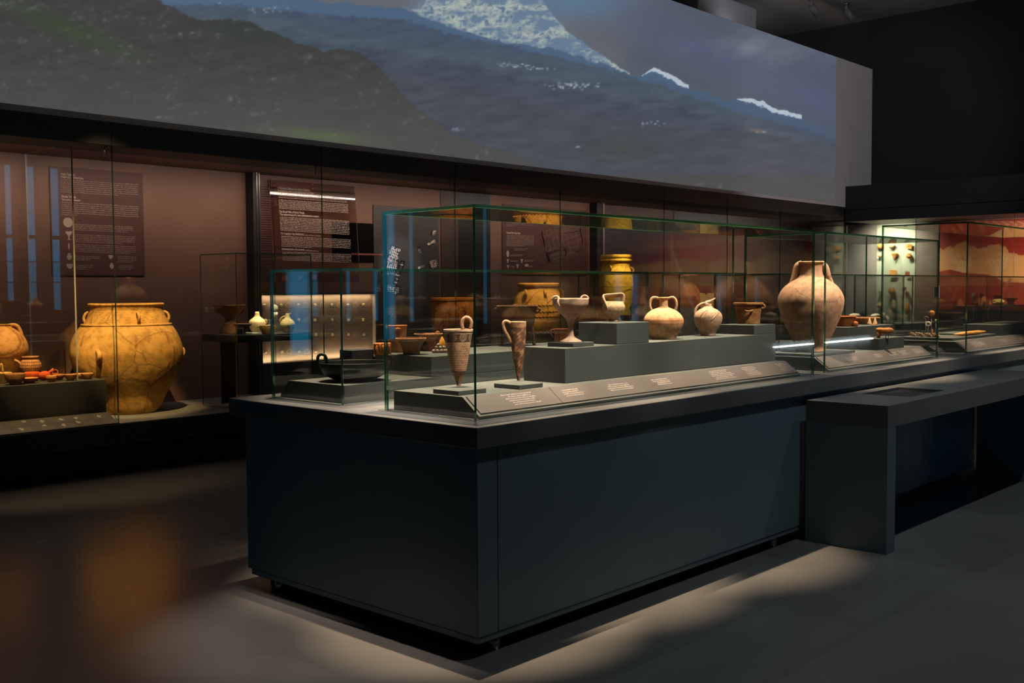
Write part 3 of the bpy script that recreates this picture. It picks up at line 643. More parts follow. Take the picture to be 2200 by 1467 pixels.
# ------------------------------------------------------------------ pottery: front case
OCH = ((196, 142, 74), (222, 170, 96)); PINK = ((178, 140, 118), (205, 168, 142)); ORA = ((190, 100, 44), (214, 124, 60)); CREAM = ((214, 188, 140), (232, 208, 165))
def hsh(a, b): return (math.sin(a * 127.1 + b * 311.7) * 43758.5453) % 1
def p_dots(a, v, r):
    if v < 713: return (1, 1, 1)
    if v < 734:                                        # dark band with running spirals
        x = (a * 30) % 24 - 12; y = v - 724; rr = math.hypot(x, y); th = math.atan2(y, x)
        on_ = ((rr / 3.1 - th / (2 * PI)) % 1) < .42 and rr < 9.5
        return (1, .98, .94) if on_ or abs(v - 715.5) < 1 else (.20, .17, .16)
    if v < 796:
        row = int((v - 736) / 5.0); x = a * 27 + (row % 2) * 2.3; c = (x % 4.6) - 2.3; d = ((v - 736) % 5.0) - 2.5
        bare = abs((a * 26) % 28 - 14) > (v - 736) * .75 + 1 and v < 756
        return (.28, .20, .16) if (c * c * 1.1 + d * d < 2.3 and not bare) else (1, .90, .78)
    st = (a * 11 + .08 * (v - 796)) % 2.2
    return (.30, .27, .26) if st < 1.25 or v < 799 else (.95, .88, .80)
vessel('conical_rhyton', 'cream conical rhyton covered in dark dots with a spiral band and ring handle', 'vase', 985.5, 829,
       [(829, 4.5), (824, 5), (812, 9), (803, 12.5), (797, 15.6), (795.5, 16.6), (770, 21.5), (735, 27), (715, 30.4), (712.5, 31.2), (711, 31.8), (707.5, 31.8)],
       clay((206, 166, 136), (222, 184, 154), .2, painted=True, bump=.15), z=1.0204, paint=p_dots, seg=200, n=190,
       handles=[dict(path=[(996, 709, -14), (993.5, 697, -14), (996, 687, -14), (1003, 682, -14), (1011, 686, -14), (1014, 696, -14), (1011, 709, -14)], r=4, flat=1., col=(.72, .66, .6))])
def p_blotch(a, v, r):
    n = math.sin(a * 5 + v * .11) + math.sin(a * 3.1 - v * .23 + 1) + math.sin(v * .7 + a * 9) * .6 + math.sin(v * .35) * .7
    if v < 703 or 752 < v < 760 and n < .4: return (.92, .78, .64)
    return (.26, .22, .21) if n > -.55 else ((.62, .42, .28) if n > -1.3 else (.9, .72, .55))
vessel('conical_rhyton', 'slender conical rhyton with worn dark paint and a loop handle at its left', 'vase', 1114, 817.5,
       [(817.5, 3.2), (810, 4.2), (804, 5), (790, 8.2), (773, 11), (751, 14.2), (725, 16.2), (700, 16.8), (691, 17)],
       clay((178, 140, 112), (200, 162, 130), .2, painted=True, bump=.4), z=1.0204, paint=p_blotch, seg=96, n=90,
       handles=[dict(path=[(1099, 696, 3), (1093, 691, 4), (1087, 689.5, 4), (1082.5, 693, 4), (1082.5, 702, 4), (1087.5, 714, 4), (1094, 725, 4), (1099, 737, 4)], r=3.4, flat=1.3, col=(.85, .72, .6))])
vessel('stemmed_goblet', 'tall pale goblet on a slender stem with looped rim handles', 'goblet', 1225, 735.5,
       [(735.5, 24), (733, 22.5), (729, 15), (724, 8), (717, 6.2), (705, 6.2), (695, 7), (687, 10), (680, 15.5), (673, 22.5), (664, 31.5), (656, 37.2), (650, 38.6), (641, 39)],
       clay(*PINK, .25, bump=.2), P=(1.104, .442, 1.1855), jit=.004,
       handles=[dict(path=[(1186, 644, 20), (1190, 638, 22), (1196, 636.5, 24), (1200, 641, 27), (1198, 650, 30), (1203, 659, 28)], r=2.6),
                dict(path=[(1247, 642, -24), (1250, 637.5, -26), (1256, 635.5, -26), (1261, 638, -26), (1263, 643, -26)], r=2.4)])
vessel('basket_handle_cup', 'pale footed cup spanned by a broad high basket handle', 'cup', 1318.5, 690.5,
       [(690.5, 10.5), (686, 9.6), (682, 10.5), (676, 16), (668, 22.5), (661, 24.3), (656, 23.6), (651, 21), (648, 19.5)],
       clay((186, 150, 118), (206, 170, 138), .2, bump=.2), z=1.2725,
       handles=[dict(path=[(1310, 668, 15), (1305, 660, 15), (1300, 648, 13), (1296, 639, 10), (1299, 635.8, 6), (1310, 635, 2), (1325, 634, -4), (1336, 633.5, -8), (1338.5, 638, -8), (1337.5, 646, -8), (1336, 652, -8)], r=2.6, flat=2.4)])
def p_band(a, v, r):
    if 687.5 < v < 689.5 or 695 < v < 696 or 684 < v < 685 and a > .2: return (.78, .45, .34)
    if 689.5 <= v < 695: return (.95, .80, .70)
    return (.86, .82, .76) if v > 697 and v < 716 else (1, .96, .9)
vessel('two_handled_jar', 'round pale jar with two arching handles and a fine red band', 'jar', 1425.5, 729,
       [(729, 26.5), (724, 28.5), (714, 33.5), (704, 39), (694, 42.3), (686, 42), (677, 37.5), (669, 29.5), (664, 20), (660.5, 11.5), (657, 9.4), (648, 9.2), (643, 10), (640.5, 12.2), (638.8, 12)],
       clay((206, 160, 118), (222, 180, 138), .25, painted=True, bump=.15), z=1.1654, paint=p_band, seg=64, n=70,
       handles=[dict(path=[(1415, 641), (1407, 638.8), (1401, 640.5), (1397.5, 647), (1396.5, 656), (1398.5, 663), (1402, 668)], r=2.9, flat=1.2),
                dict(path=[(1436, 641), (1444, 638.8), (1449.5, 642), (1452.5, 649), (1453, 657), (1451, 664), (1449, 669)], r=2.9, flat=1.2)])
def ribs(root, s, L3, Z):
    for k, (pts) in enumerate(([(1503, 687, 24), (1506, 677, 28), (1513, 669, 28), (1521, 664.5, 24)], [(1527, 688, 29), (1535, 680, 27), (1540, 674, 21), (1542, 668, 14)])):
        MB().tube(spline([L3(p) for p in pts], 14), 1.1 * s, 6).build('relief_rib', clay(*PINK, .2, bump=.2), root)
vessel('beaked_jug', 'round beaked jug with a pointed upturned spout and raised curved ribs', 'jug', 1521, 721.5,
       [(721.5, 15.5), (716, 17), (709, 20.5), (699, 26), (689, 29.3), (680, 30), (672, 26.5), (666, 20), (661.5, 12), (657, 8), (653, 7.5)],
       clay((166, 130, 104), (190, 154, 126), .2, bump=.3), z=1.1654,
       handles=[dict(path=[(1519, 657), (1518, 651), (1523, 648.5), (1530, 645), (1536, 640.5)], r=(6.5, 1.5), name='spout', flat=1.2),
                dict(path=[(1519, 650.5), (1509, 652), (1500, 657), (1494.5, 666), (1493.5, 676), (1496, 688)], r=2.7, flat=1.2)], parts=[ribs])
def p_box(a, v, r): return (.82, .72, .58) if 655 < v < 658.5 else ((.70, .56, .42) if math.sin(a * 4 + v * .13) + math.sin(v * .31 - a * 2) > 1.1 else (1, .95, .85))
vessel('square_pyxis', 'squat straight-sided brown pyxis with a thick rim, on the right end of the plinth', 'box', 1607.5, 695.5,
       [(695.5, 25), (690, 24.8), (680, 25.5), (668, 26.5), (661, 27.4), (658.5, 28.8), (657, 28), (655, 28), (654, 31.5), (651, 31.6), (650, 31)],
       clay((156, 108, 66), (186, 134, 84), .2, painted=True), z=1.2224, paint=p_box, seg=64, n=60,
       handles=[dict(path=[(1599, 666, 25), (1604, 668, 30), (1612, 668, 30), (1617, 666, 25)], r=2), dict(path=[(1636, 653), (1641, 656), (1641, 661), (1636, 663)], r=2.4)])
# ------------------------------------------------------------------ second case
def p_big(a, v, r):
    k = 1.
    for (a0, v0) in ((-.9, 634), (-.25, 634), (.4, 634), (1.0, 634)):
        d = math.hypot((a - a0) * 66, (v - v0) * 1.0)
        if abs(d - 12) < 1.6 or abs(d - 5) < 1.2: k = 1.14
    if abs(v - 684 - 3 * math.sin(a * 3)) < 1.2 or abs(v - 705) < 1 or abs(v - 616 - 9 * math.sin(a * 2.4 + .6)) < 1.3: k = .86
    return (k, k * .99, k * .97)
vessel('pointed_amphora', 'big pale tapering amphora with short broad neck handles, at the front of the second case', 'amphora', 1741.5, 761,
       [(761, 30.5), (752, 31.5), (738, 38), (722, 45.3), (703, 53.5), (685, 60.5), (668, 66), (650, 69), (636, 66.5), (622, 59), (611, 48), (604, 38), (598, 29), (590, 24), (578, 22.6), (568, 24), (564.5, 27), (562.3, 26.5)],
       clay((164, 122, 96), (192, 148, 118), .55, painted=True, crack=.5, bump=.2), P=(AY(.455, 1741.5, 760)[0], .455, 1.0184), paint=p_big, seg=110, n=110,
       handles=[dict(path=[(1723, 566), (1713, 572), (1709.5, 585), (1707, 597), (1702, 614)], r=7.6, flat=.9), dict(path=[(1760, 566), (1770, 574), (1774, 588), (1777, 599), (1783, 615)], r=7, flat=.9)])
vessel('wide_bowl', 'straight-sided orange-brown bowl half hidden by the big amphora', 'bowl', 1814, 701.5, [(701.5, 19), (694, 20.5), (684, 22.5), (680, 24.5), (678.8, 24)], clay((150, 84, 40), (178, 104, 54), .2), z=1.1624)
vessel('low_dish', 'shallow brown dish with a thin light rim, right of the orange-brown bowl', 'dish', 1860, 698.5, [(698.5, 22), (692, 25), (685, 28.5), (682.8, 29.5), (682, 29)], clay((150, 104, 60), (176, 124, 76), .2), P=AY(.60, 1860, 697) * np.array([1, 1, 0]) + np.array([0, 0, 1.1624]))
vessel('small_pot', 'tiny orange pot lying before the brown bowl and dish', 'pot', 1838, 701, [(701, 4), (697, 5.6), (693, 5), (690.5, 2.6)], clay(*ORA, .05), P=AY(.445, 1838, 701) * np.array([1, 1, 0]) + np.array([0, 0, 1.1624]), handles=[dict(path=[(1834, 692, 1), (1831, 690, 1), (1830, 694, 1), (1833, 697, 1)], r=1.)])
tw = thing('twin_cone_vessel', 'pair of small pale horn-shaped cones joined at the base', 'figurine', AY(.50, 1874, 699) * np.array([1, 1, 0]) + np.array([0, 0, 1.1624])); s = mpp(tw.location)
for dx in (-6, 6): MB().lathe([(5.2 * s, 0), (4.6 * s, 3 * s), (2.4 * s, 9 * s), (.8 * s, 15 * s)], 16, cx=dx * s * .75, cy=-dx * s * .7).build('cone', clay((214, 178, 130), (230, 196, 150), .05), tw)
MB().lathe([(9 * s, 0), (9 * s, 1.4 * s)], 20).build('saucer', clay((206, 164, 110), (222, 180, 128), .05), tw)
an = thing('animal_fragment', 'orange clay animal body propped on two clear pins, on the lower grey block', 'figurine', AZ(1.0815, 1900, 726)); s = mpp(an.location); rz = frame_at(0, 0, P=an.location)[2]; an.rotation_euler = (0, 0, rz); oc = clay((176, 110, 54), (200, 132, 70), .06)
MB().blob((1 * s, 0, 16 * s), (15 * s, 7 * s, 6 * s), .2, 3, 3).build('body', oc, an); MB().tube([(-11 * s, 0, 14 * s), (-12 * s, 0, .2 * s)], [5 * s, 3.6 * s], 12).build('leg', oc, an); MB().blob((13 * s, 0, 15 * s), (4 * s, 4 * s, 5 * s), .15, 2, 4).build('head', oc, an)
for x in (3, 8): MB().tube([(x * s, 0, .1), (x * s, 0, 11 * s)] if 0 else [(x * s, 0, .001), (x * s, 0, 11 * s)], .9 * s, 8).build('pin', MPIN, an)
# ------------------------------------------------------------------ rear case: basin and pots
BRZ = noisy('dark_bronze', (.006, .010, .008), (.010, .016, .012), 14, .5, .3, .1, 60)
vessel('bronze_basin', 'wide dark bronze basin with two upright loop handles', 'basin', 762, 819,
       [(819, 20), (817, 36), (811, 54), (803, 65), (794, 71), (786, 74), (779, 75.5), (777.5, 76)], BRZ, z=1.0006, t=1.8,
       handles=[dict(path=[(689, 781, 10), (685, 772, 10), (686, 763, 10), (692, 758.5, 10), (699, 760.5, 10), (703, 768, 10), (704, 781, 10)], r=3.4),
                dict(path=[(829, 781, -14), (831, 771, -14), (837, 765, -14), (842, 768, -14), (843, 777, -14), (841, 788, -14)], r=3)])
ZE = 1.1054
vessel('conical_jar', 'tall orange flaring jar with a small knob under its rim, left in the rear case', 'jar', 855, 757, [(757, 13.5), (748, 15), (738, 17), (725, 17.6), (712, 18.6), (702, 20), (699, 20.8)], clay((190, 118, 60), (206, 136, 76), .2, bump=.2), z=ZE, handles=[dict(path=[(850, 708, 17), (853, 706, 22), (858, 706, 22), (861, 709, 17)], r=2.4, name='knob')])
cb = thing('relief_fragment', 'orange clay block carved with figures, at the left end of the rear plinth', 'relief', AZ(ZE, 823, 763)); s = mpp(cb.location); cb.rotation_euler = (0, 0, frame_at(0, 0, P=cb.location)[2] + .2)
oc = clay((158, 88, 40), (192, 116, 58), .12, bump=.8); MB().bbox(-19 * s, 19 * s, 0, 12 * s, .001, 27 * s, 2.5 * s).build('block', oc, cb)
for i in range(5): MB().blob(((-14 + 7 * i) * s, -.5 * s, (13 + 3 * (i % 2)) * s), (2.6 * s, 2 * s, 8 * s), .3, 2, i).build('figure', oc, cb)
vessel('flaring_dish', 'shallow conical brown dish before the orange flaring jar', 'dish', 884, 757.5, [(757.5, 18), (750, 18.5), (741, 22), (732, 29), (727.5, 33.5), (726, 33.2)], clay((150, 104, 72), (172, 124, 88), .2, bump=.2), P=AY(1.30, 884, 750) * np.array([1, 1, 0]) + np.array([0, 0, ZE]), uc_top=883)
def hole(root, s, L3, Z): MB().lathe([(.5 * s, 0), (4.3 * s, 0), (4.3 * s, .6 * s)], 20).build('hole', MBLACK, root).matrix_local = Matrix.Translation(L3((913, 737, 16.2))) @ Matrix.Rotation(PI / 2, 4, 'X')
vessel('fenestrated_stand', 'wide-rimmed dish on a drum foot with a round hole', 'dish', 921, 752, [(752, 17), (740, 16.5), (730, 16), (724, 18), (720, 25), (718, 30.5), (716.6, 30.8)], clay((156, 112, 78), (178, 130, 92), .2, bump=.2), P=AY(1.48, 921, 750) * np.array([1, 1, 0]) + np.array([0, 0, ZE]), parts=[hole], handles=[dict(path=[(936, 717, 4), (939, 712, 4), (943, 714, 4), (943, 717, 4)], r=1.4)])
vessel('bell_pendant', 'small orange bell-shaped clay piece behind the bead cluster', 'bell', 950, 741, [(741, 8), (737, 8.2), (731, 7), (726, 4), (723, 1.2)], clay((206, 136, 40), (224, 156, 60), .06), P=AY(1.34, 950, 741) * np.array([1, 1, 0]) + np.array([0, 0, ZE]) , open_=False)
STN = noisy('banded_stone', (.10, .12, .11), (.40, .32, .24), 60, .35, .5)
for j, (u, v, r) in enumerate(((889, 757.5, 12), (909, 753, 11))):
    c = AZ(ZE, u, v); s = mpp(c); n = 14; t = thing('bead_bracelet', ['front ring of small grey-green stone beads on the rear plinth', 'rear ring of small grey-green stone beads on the rear plinth'][j], 'bracelet', c + np.array([0, 0, 0]), 0, 'stone bead bracelets')
    for k in range(n): MB().blob((r * s * math.cos(2 * PI * k / n), r * s * math.sin(2 * PI * k / n), 2.4 * s), (2.3 * s,) * 3, .1, 2, k).build('bead', STN, t)
PEB = noisy('agate', (.05, .045, .04), (.36, .27, .18), 22, .3, .5)
rg = np.random.default_rng(12)
c0 = AZ(ZE, 945, 758); s = mpp(c0); rt = np.array([math.cos(frame_at(0, 0, P=c0)[2]), math.sin(frame_at(0, 0, P=c0)[2]), 0]); bk = np.array([-rt[1], rt[0], 0])
PEBS = [(-13, 0, 4), (-5, -1, 4), (3, -1, 4), (11, 0, 4), (18, 1, 4), (-9, 7, 4), (-1, 7, 4), (7, 7, 4), (15, 7, 4), (-7, 4, 11), (1, 4, 11), (9, 4, 11), (-3, 5, 17)]
for k, (x, y, h) in enumerate(PEBS):
    p = c0 + rt * x * s + bk * y * s + np.array([0, 0, h * s])
    o = MB().blob((0, 0, 0), (5 * s, 3.9 * s, 3.9 * s), .12, 2, k).build('pebble_bead', PEB); o.location = p
    tag(o, 'banded brown pebble bead, %s of the heap behind the dotted rhyton' % ['leftmost in the front row', 'second in the front row', 'third in the front row', 'fourth in the front row', 'rightmost in the front row', 'leftmost in the back row', 'second in the back row', 'third in the back row', 'rightmost in the back row', 'left in the upper layer', 'middle in the upper layer', 'right in the upper layer', 'topmost'][k], 'bead', 'heap of pebble beads')
vessel('tripod_cauldron', 'dark brown three-legged cauldron with a wide rim, behind the slender rhyton', 'pot', 1112, 716,
       [(716, 20), (711, 29), (700, 34), (685, 37.5), (670, 40.5), (660, 43.5), (657.5, 44.5), (656.5, 44)], clay((92, 66, 48), (112, 82, 60), .3, bump=.2),
       P=AZ(ZE, 1112, 742) + np.array([0, 0, (743 - 716) * mpp(AZ(ZE, 1112, 742))]),
       handles=[dict(path=[(1081, 703, 8), (1081, 722, 8), (1079.5, 742.4, 8)], r=3.6, name='leg'), dict(path=[(1143, 703, 8), (1145.5, 722, 8), (1147.5, 742.4, 8)], r=3.6, name='leg'), dict(path=[(1114, 703, -28), (1114, 722, -28), (1114, 742.2, -28)], r=3.6, name='leg'),
                dict(path=[(1071, 664, 4), (1065, 662.5, 4), (1065, 666, 4), (1071, 668, 4)], r=1.8), dict(path=[(1152, 664, 4), (1160, 664, 4), (1158, 669, 4), (1151, 672, 4)], r=1.8)])
vessel('straight_mug', 'red-brown straight mug with a side handle, behind the goblet foot', 'mug', 1205.5, 733, [(733, 14.3), (722, 14.2), (712, 14.4), (706.5, 14.8)], clay((128, 66, 38), (150, 82, 50), .12, bump=.15), P=AY(1.42, 1205.5, 730) * np.array([1, 1, 0]) + np.array([0, 0, ZE]),
       handles=[dict(path=[(1192, 709), (1187, 708), (1183.5, 711), (1184, 717), (1188, 722), (1191.5, 725)], r=1.6)])
# ------------------------------------------------------------------ wall case: big pots
AM1 = (184, 128, 58); AM2 = (208, 152, 78)
def p_pith(a, v, r):
    if 715 < v < 792 and abs(((a * 19) % 2.1) - 1) < .22 and (0.15 < a < 1.0 or a < -.9 and v < 740) and math.sin(a * 19 + v * .06) > -.4: return (.62, .50, .40)
    if v < 694 and abs(((a * 9 + v * .09) % 1.9) - .95) < .07: return (.62, .5, .4)
    return (1, 1, 1)
Pp = AY(5.775, 277, 884) * np.array([1, 1, 0]) + np.array([0, 0, .4004])
vessel('storage_jar', 'big round orange storage jar with small lug handles, lit bright in the wall case', 'jar', 276, 886,
       [(886, 59), (874, 67), (852, 76), (839, 83), (813, 98), (787, 109), (761, 114.5), (746, 113.8), (730, 109.5), (715, 103), (703, 95), (697.5, 90), (694, 86), (688, 83), (679, 79), (666, 74.5), (659, 74.5), (655, 77), (652.5, 77)],
       clay((190, 136, 66), (216, 164, 88), .9, crack=.55, painted=True, bump=.5), P=Pp, t=4, paint=p_pith, seg=120, n=120, rings=[(697, 90.5, 2.2)],
       handles=[dict(path=[(204, 668, 6), (195, 673, 6), (191, 682, 6), (193, 690, 6), (197, 697, 6)], r=3), dict(path=[(346, 668, 6), (357, 672, 6), (362, 681, 6), (360, 689, 6), (355, 696, 6)], r=3), lug(298, 683, 7, 27, 3.4, 76),
                lug(220, 759, 9, 24, 5, 98), dict(path=[(379, 748, 8), (389, 752, 8), (391, 761, 8), (385, 769, 8), (378, 773, 8)], r=3.6)])
def p_none(a, v, r): return (1, 1, 1)
Pc = lambda y, u, z: AY(y, u, 660) * np.array([1, 1, 0]) + np.array([0, 0, z])
P0 = Pc(5.62, 1157, .4004)
vbz = proj(P0)[1]
def diag(root, s, L3, Z):
    mt = clay((172, 110, 46), (200, 134, 62), .6)
    for pts in ([(1131, 650, 47), (1140, 641, 47), (1150, 631, 45), (1160, 623, 42)], [(1176, 650, 48), (1184, 641, 42), (1192, 632, 31)]): MB().tube(spline([L3(p) for p in pts], 20), 1.5 * s, 8).build('rope_relief', mt, root)
    for v, r in ((655, 53), (668.5, 53.6), (679, 54.4), (712, 57.5)):           # twisted rope bands
        for q in range(44):
            a = 2 * PI * q / 44; 
            if q == 0: mb = MB()
            mb.tube([(r * s * math.cos(a), r * s * math.sin(a), Z(v - 1.6)), ((r + .7) * s * math.cos(a + .06), (r + .7) * s * math.sin(a + .06), Z(v)), (r * s * math.cos(a + .12), r * s * math.sin(a + .12), Z(v + 1.6))], 1.35 * s, 6)
        o = mb.build('rope_band', mt, root); o['kind'] = 'stuff'
vessel('rope_banded_jar', 'amber storage jar girdled with twisted clay rope bands and small handles', 'jar', 1157, vbz,
       [(vbz, 34), (770, 48), (740, 56), (712, 57.5), (695, 56.5), (680, 54.5), (668, 53.5), (655, 53), (645, 51), (636, 48.5), (628, 45), (622, 41.5), (617.5, 40.5), (615.5, 44), (611, 45), (609, 44)],
       clay(AM1, AM2, .6, bump=.5), P=P0, t=3, n=90, parts=[diag], handles=[lug(1130, 632, 6, 18, 2.6, 41), lug(1170, 632, 6, 18, 2.6, 41), dict(path=[(1199, 623, 4), (1208, 625, 4), (1211, 634, 4), (1206, 641, 4)], r=2.6)])
P0 = Pc(5.62, 1324, .4004); vbz = proj(P0)[1]
vessel('tall_storage_jar', 'tall golden yellow storage jar standing in the wall case behind the basket-handled cup', 'jar', 1324, vbz,
       [(vbz, 19), (720, 24), (690, 28), (665, 31), (645, 33.5), (615, 36.5), (600, 36), (588, 33.5), (577, 30.5), (567, 29.5), (563.5, 31), (561, 34.5), (557, 33), (553, 34.5), (549, 33.5)],
       clay((206, 160, 58), (226, 184, 78), .6, crack=.7, bump=.5), P=P0, t=3, n=90, handles=[dict(path=[(1352, 575, 3), (1358, 577, 3), (1361, 582, 3), (1357, 588, 3)], r=2.2), lug(1312, 577, 4, 10, 2, 27)])
def p_flow(a, v, r):
    for (a0, v0) in ((-1.1, 668), (-.5, 690), (-.2, 668), (.2, 668), (.55, 664), (-.75, 712), (.05, 704), (.5, 705)):
        d = math.hypot((a - a0) * 46, (v - v0) * .9); th = math.atan2(v - v0, (a - a0) * 46)
        if d < 9 * (.55 + .45 * math.cos(5 * th)): return (.30, .22, .17)
        if abs((a - a0) * 46) < 1.1 and 0 < v - v0 < 26: return (.36, .26, .2)
    return (.40, .30, .22) if 645.5 < v < 648 else (1, 1, 1)
P0 = Pc(5.55, 974, .7204); vbz = proj(P0)[1]
vessel('cylinder_jar', 'broad orange cylindrical jar painted with dark flowers, behind the dotted rhyton', 'jar', 974, vbz, [(vbz, 42), (740, 45), (700, 46), (660, 46), (648, 46), (645, 48), (640, 48.5)], clay((186, 104, 40), (208, 126, 56), .5, painted=True), P=P0, t=2.5, paint=p_flow, seg=110, n=100)
P0 = Pc(5.37, 1478, .6904); vbz = proj(P0)[1]
vessel('necked_jar', 'pale yellow shouldered jar between the two-handled jar and the beaked jug', 'jar', 1478, vbz, [(vbz, 12.5), (712, 14), (695, 19.5), (680, 23), (666, 26.5), (655, 26), (648, 22.5), (644, 18), (641, 16.2), (638.5, 18.6), (637, 18.8)], clay((196, 160, 84), (214, 180, 104), .3), P=P0,
       handles=[dict(path=[(1462, 645, 2), (1456, 646, 2), (1453, 652, 2), (1455, 658, 2)], r=1.5), dict(path=[(1494, 645, 2), (1500, 647, 2), (1503, 653, 2), (1502, 659, 2)], r=1.5)])
c = Pc(5.34, 1525.5, .6904); s = mpp(c); rz = frame_at(0, 0, P=c)[2]
sl = MB().poly([(-21.5 * s, 0, 0), (21.5 * s, 0, 0), (21.5 * s, 0, (proj(c)[1] - 630) * s), (-6 * s, 0, (proj(c)[1] - 629.5) * s), (-8 * s, 0, (proj(c)[1] - 634) * s), (-11 * s, 0, (proj(c)[1] - 630) * s), (-21.5 * s, 0, (proj(c)[1] - 629) * s)], (0, 9 * s, 0)).build('stone_slab', noisy('limestone', (.36, .30, .18), (.46, .38, .24), 20, .8, .2, .3, 60)); sl.location = c; sl.rotation_euler = (0, 0, rz)
tag(sl, 'upright pale stone slab with a notched top edge behind the beaked jug', 'slab')
fg = thing('animal_figurine', 'bright yellow clay animal figurine at the foot of the pale jar', 'figurine', Pc(5.31, 1466, .6904), frame_at(0, 0, P=Pc(5.31, 1466, .69))[2]); s = mpp(fg.location); yc = clay((206, 146, 30), (226, 168, 48), .06)
vz = proj(fg.location)[1]; h = lambda v: (vz - v) * s
MB().blob((-2 * s, 0, h(716)), (11 * s, 5 * s, 6 * s), .2, 3, 5).build('body', yc, fg); MB().blob((9 * s, 0, h(702)), (4.5 * s, 4 * s, 5 * s), .2, 2, 6).build('head', yc, fg); MB().tube([(4 * s, 0, h(714)), (8 * s, 0, h(705))], [4.5 * s, 3.5 * s], 12).build('neck', yc, fg)
for x in (-9, -3, 4): MB().tube([(x * s, (x % 2) * s, h(716)), (x * 1.1 * s, (x % 2) * s, .001)], [3 * s, 2.2 * s], 10).build('leg', yc, fg)
for u, w, lab in ((1460, 50, 'large brown dome reflection built as a storage jar, far behind the two-handled jar'), (1606, 58, 'large brown dome reflection built as a storage jar, far behind the square pyxis')):
    P0 = AY(5.80, u, 660) * np.array([1, 1, 0]) + np.array([0, 0, .4004]); vbz = proj(P0)[1]  # dim domes taken for reflections, built as solid jars
    k = w / 58.
    kk = min(1, .355 / (w * mpp(P0)))
    vessel('domed_reflection', lab, 'jar', u, vbz, [(vbz, w * .5 * kk), (720, w * .8 * kk), (690, w * .97 * kk), (664, w * kk), (640, w * .93 * kk), (620, w * .78 * kk), (606, w * .55 * kk), (600, w * .40 * kk), (597, w * .36 * kk), (594, w * .40 * kk)], clay((104, 68, 46), (124, 84, 58), .8), P=P0, t=3)
def p_spot(a, v, r): return (.30, .22, .18) if v < 672 and math.sin(a * 7 + math.sin(v)) * math.sin(v * .9 + a) > .25 else (1, 1, 1)
bb = AY(1.24, 1567, 685)
block('small grey block in the wall case, under the spotted jar', 10.56, 10.92, 5.285, 5.43, .69, .982)
P0 = AY(5.36, 1561, 684) * np.array([1, 1, 0]) + np.array([0, 0, .9825])
vessel('spotted_jar', 'tiny jar with dark blotches on its shoulder, left of the square pyxis', 'jar', 1561, 684, [(684, 5.5), (680, 7.5), (674, 9), (668, 9.4), (663, 7.6), (660, 6.4), (658, 7.2)], clay((170, 120, 70), (196, 144, 90), .06, painted=True), P=P0, t=.9, paint=p_spot, seg=48, n=48, handles=[dict(path=[(1567, 661, 0), (1570, 664, 0), (1569, 669, 0)], r=1.)])
# yellow pieces between the two front cases
yb = Pc(5.36, 1679, .6904); s = mpp(yb)
vessel('squat_pot', 'amber squat pot seen left of the big amphora', 'pot', 1679, proj(yb)[1], [(proj(yb)[1], 10), (713, 14), (700, 16), (690, 15), (682, 10), (677, 8), (675, 9)], clay((186, 124, 44), (206, 144, 60), .2), P=Pc(5.36, 1679, .6904))
yb = AY(5.35, 1702, 660) * np.array([1, 1, 0]) + np.array([0, 0, .6904]); vq = proj(yb)[1]
vessel('boat_dish', 'amber boat-shaped dish left of the big amphora foot', 'dish', 1700, vq, [(vq, 12), (vq - 6, 16), (vq - 13, 18), (vq - 18, 16), (vq - 20, 16.5)], clay((190, 124, 40), (212, 146, 58), .2), P=yb, sq=(1, .7))
# small vitrine far behind the basket-handled cup
g0, g1 = AY(5.25, 1264, 650)[0], AY(5.25, 1402, 650)[0]; gz0 = AY(5.42, 1330, 690)[2]; gz1 = AY(5.42, 1330, 616)[2]
block('dark plinth in the wall case under the small glass box', g0 - .04, g1 + .04, 5.10, 5.40, .40, gz0, MDARK)
glass_case('small glass box in the wall case behind the basket-handled cup', g0, g1, 5.12, 5.38, gz0 + .001, gz1, .006, name='glass_box')
for (u, lab, prof, m, hd) in ((1292, 'small amber jar with a side handle in the small glass box', [(690, 8), (682, 9.5), (672, 10), (664, 8), (659, 6.5), (655, 8)], clay((186, 124, 44), (206, 144, 60), .12), [(1284, 664), (1281, 668), (1283, 675)]),
                              (1370, 'small dark jug with two knobs in the small glass box', [(690, 7), (682, 10), (672, 14), (662, 13), (657, 12), (655, 13)], clay((92, 70, 44), (112, 86, 56), .12), [(1357, 658), (1354, 662), (1357, 668)]),
                              (1345, 'small amber bowl at the middle of the small glass box', [(690, 8), (685, 11), (680, 13), (677, 13.5)], clay((176, 116, 40), (200, 138, 58), .12), None)):
    P0 = AY(5.25, u, 670) * np.array([1, 1, 0]) + np.array([0, 0, gz0 + .0015]); vb_ = proj(P0)[1]
    vessel('small_jar' if u != 1345 else 'small_bowl', lab, 'jar' if u != 1345 else 'bowl', u, vb_, [(vb_ - (690 - v), r) for v, r in prof], m, P=P0, t=1.2, handles=[dict(path=[(a, b - 690 + vb_, 2) for a, b in hd], r=1.4)] if hd else ())
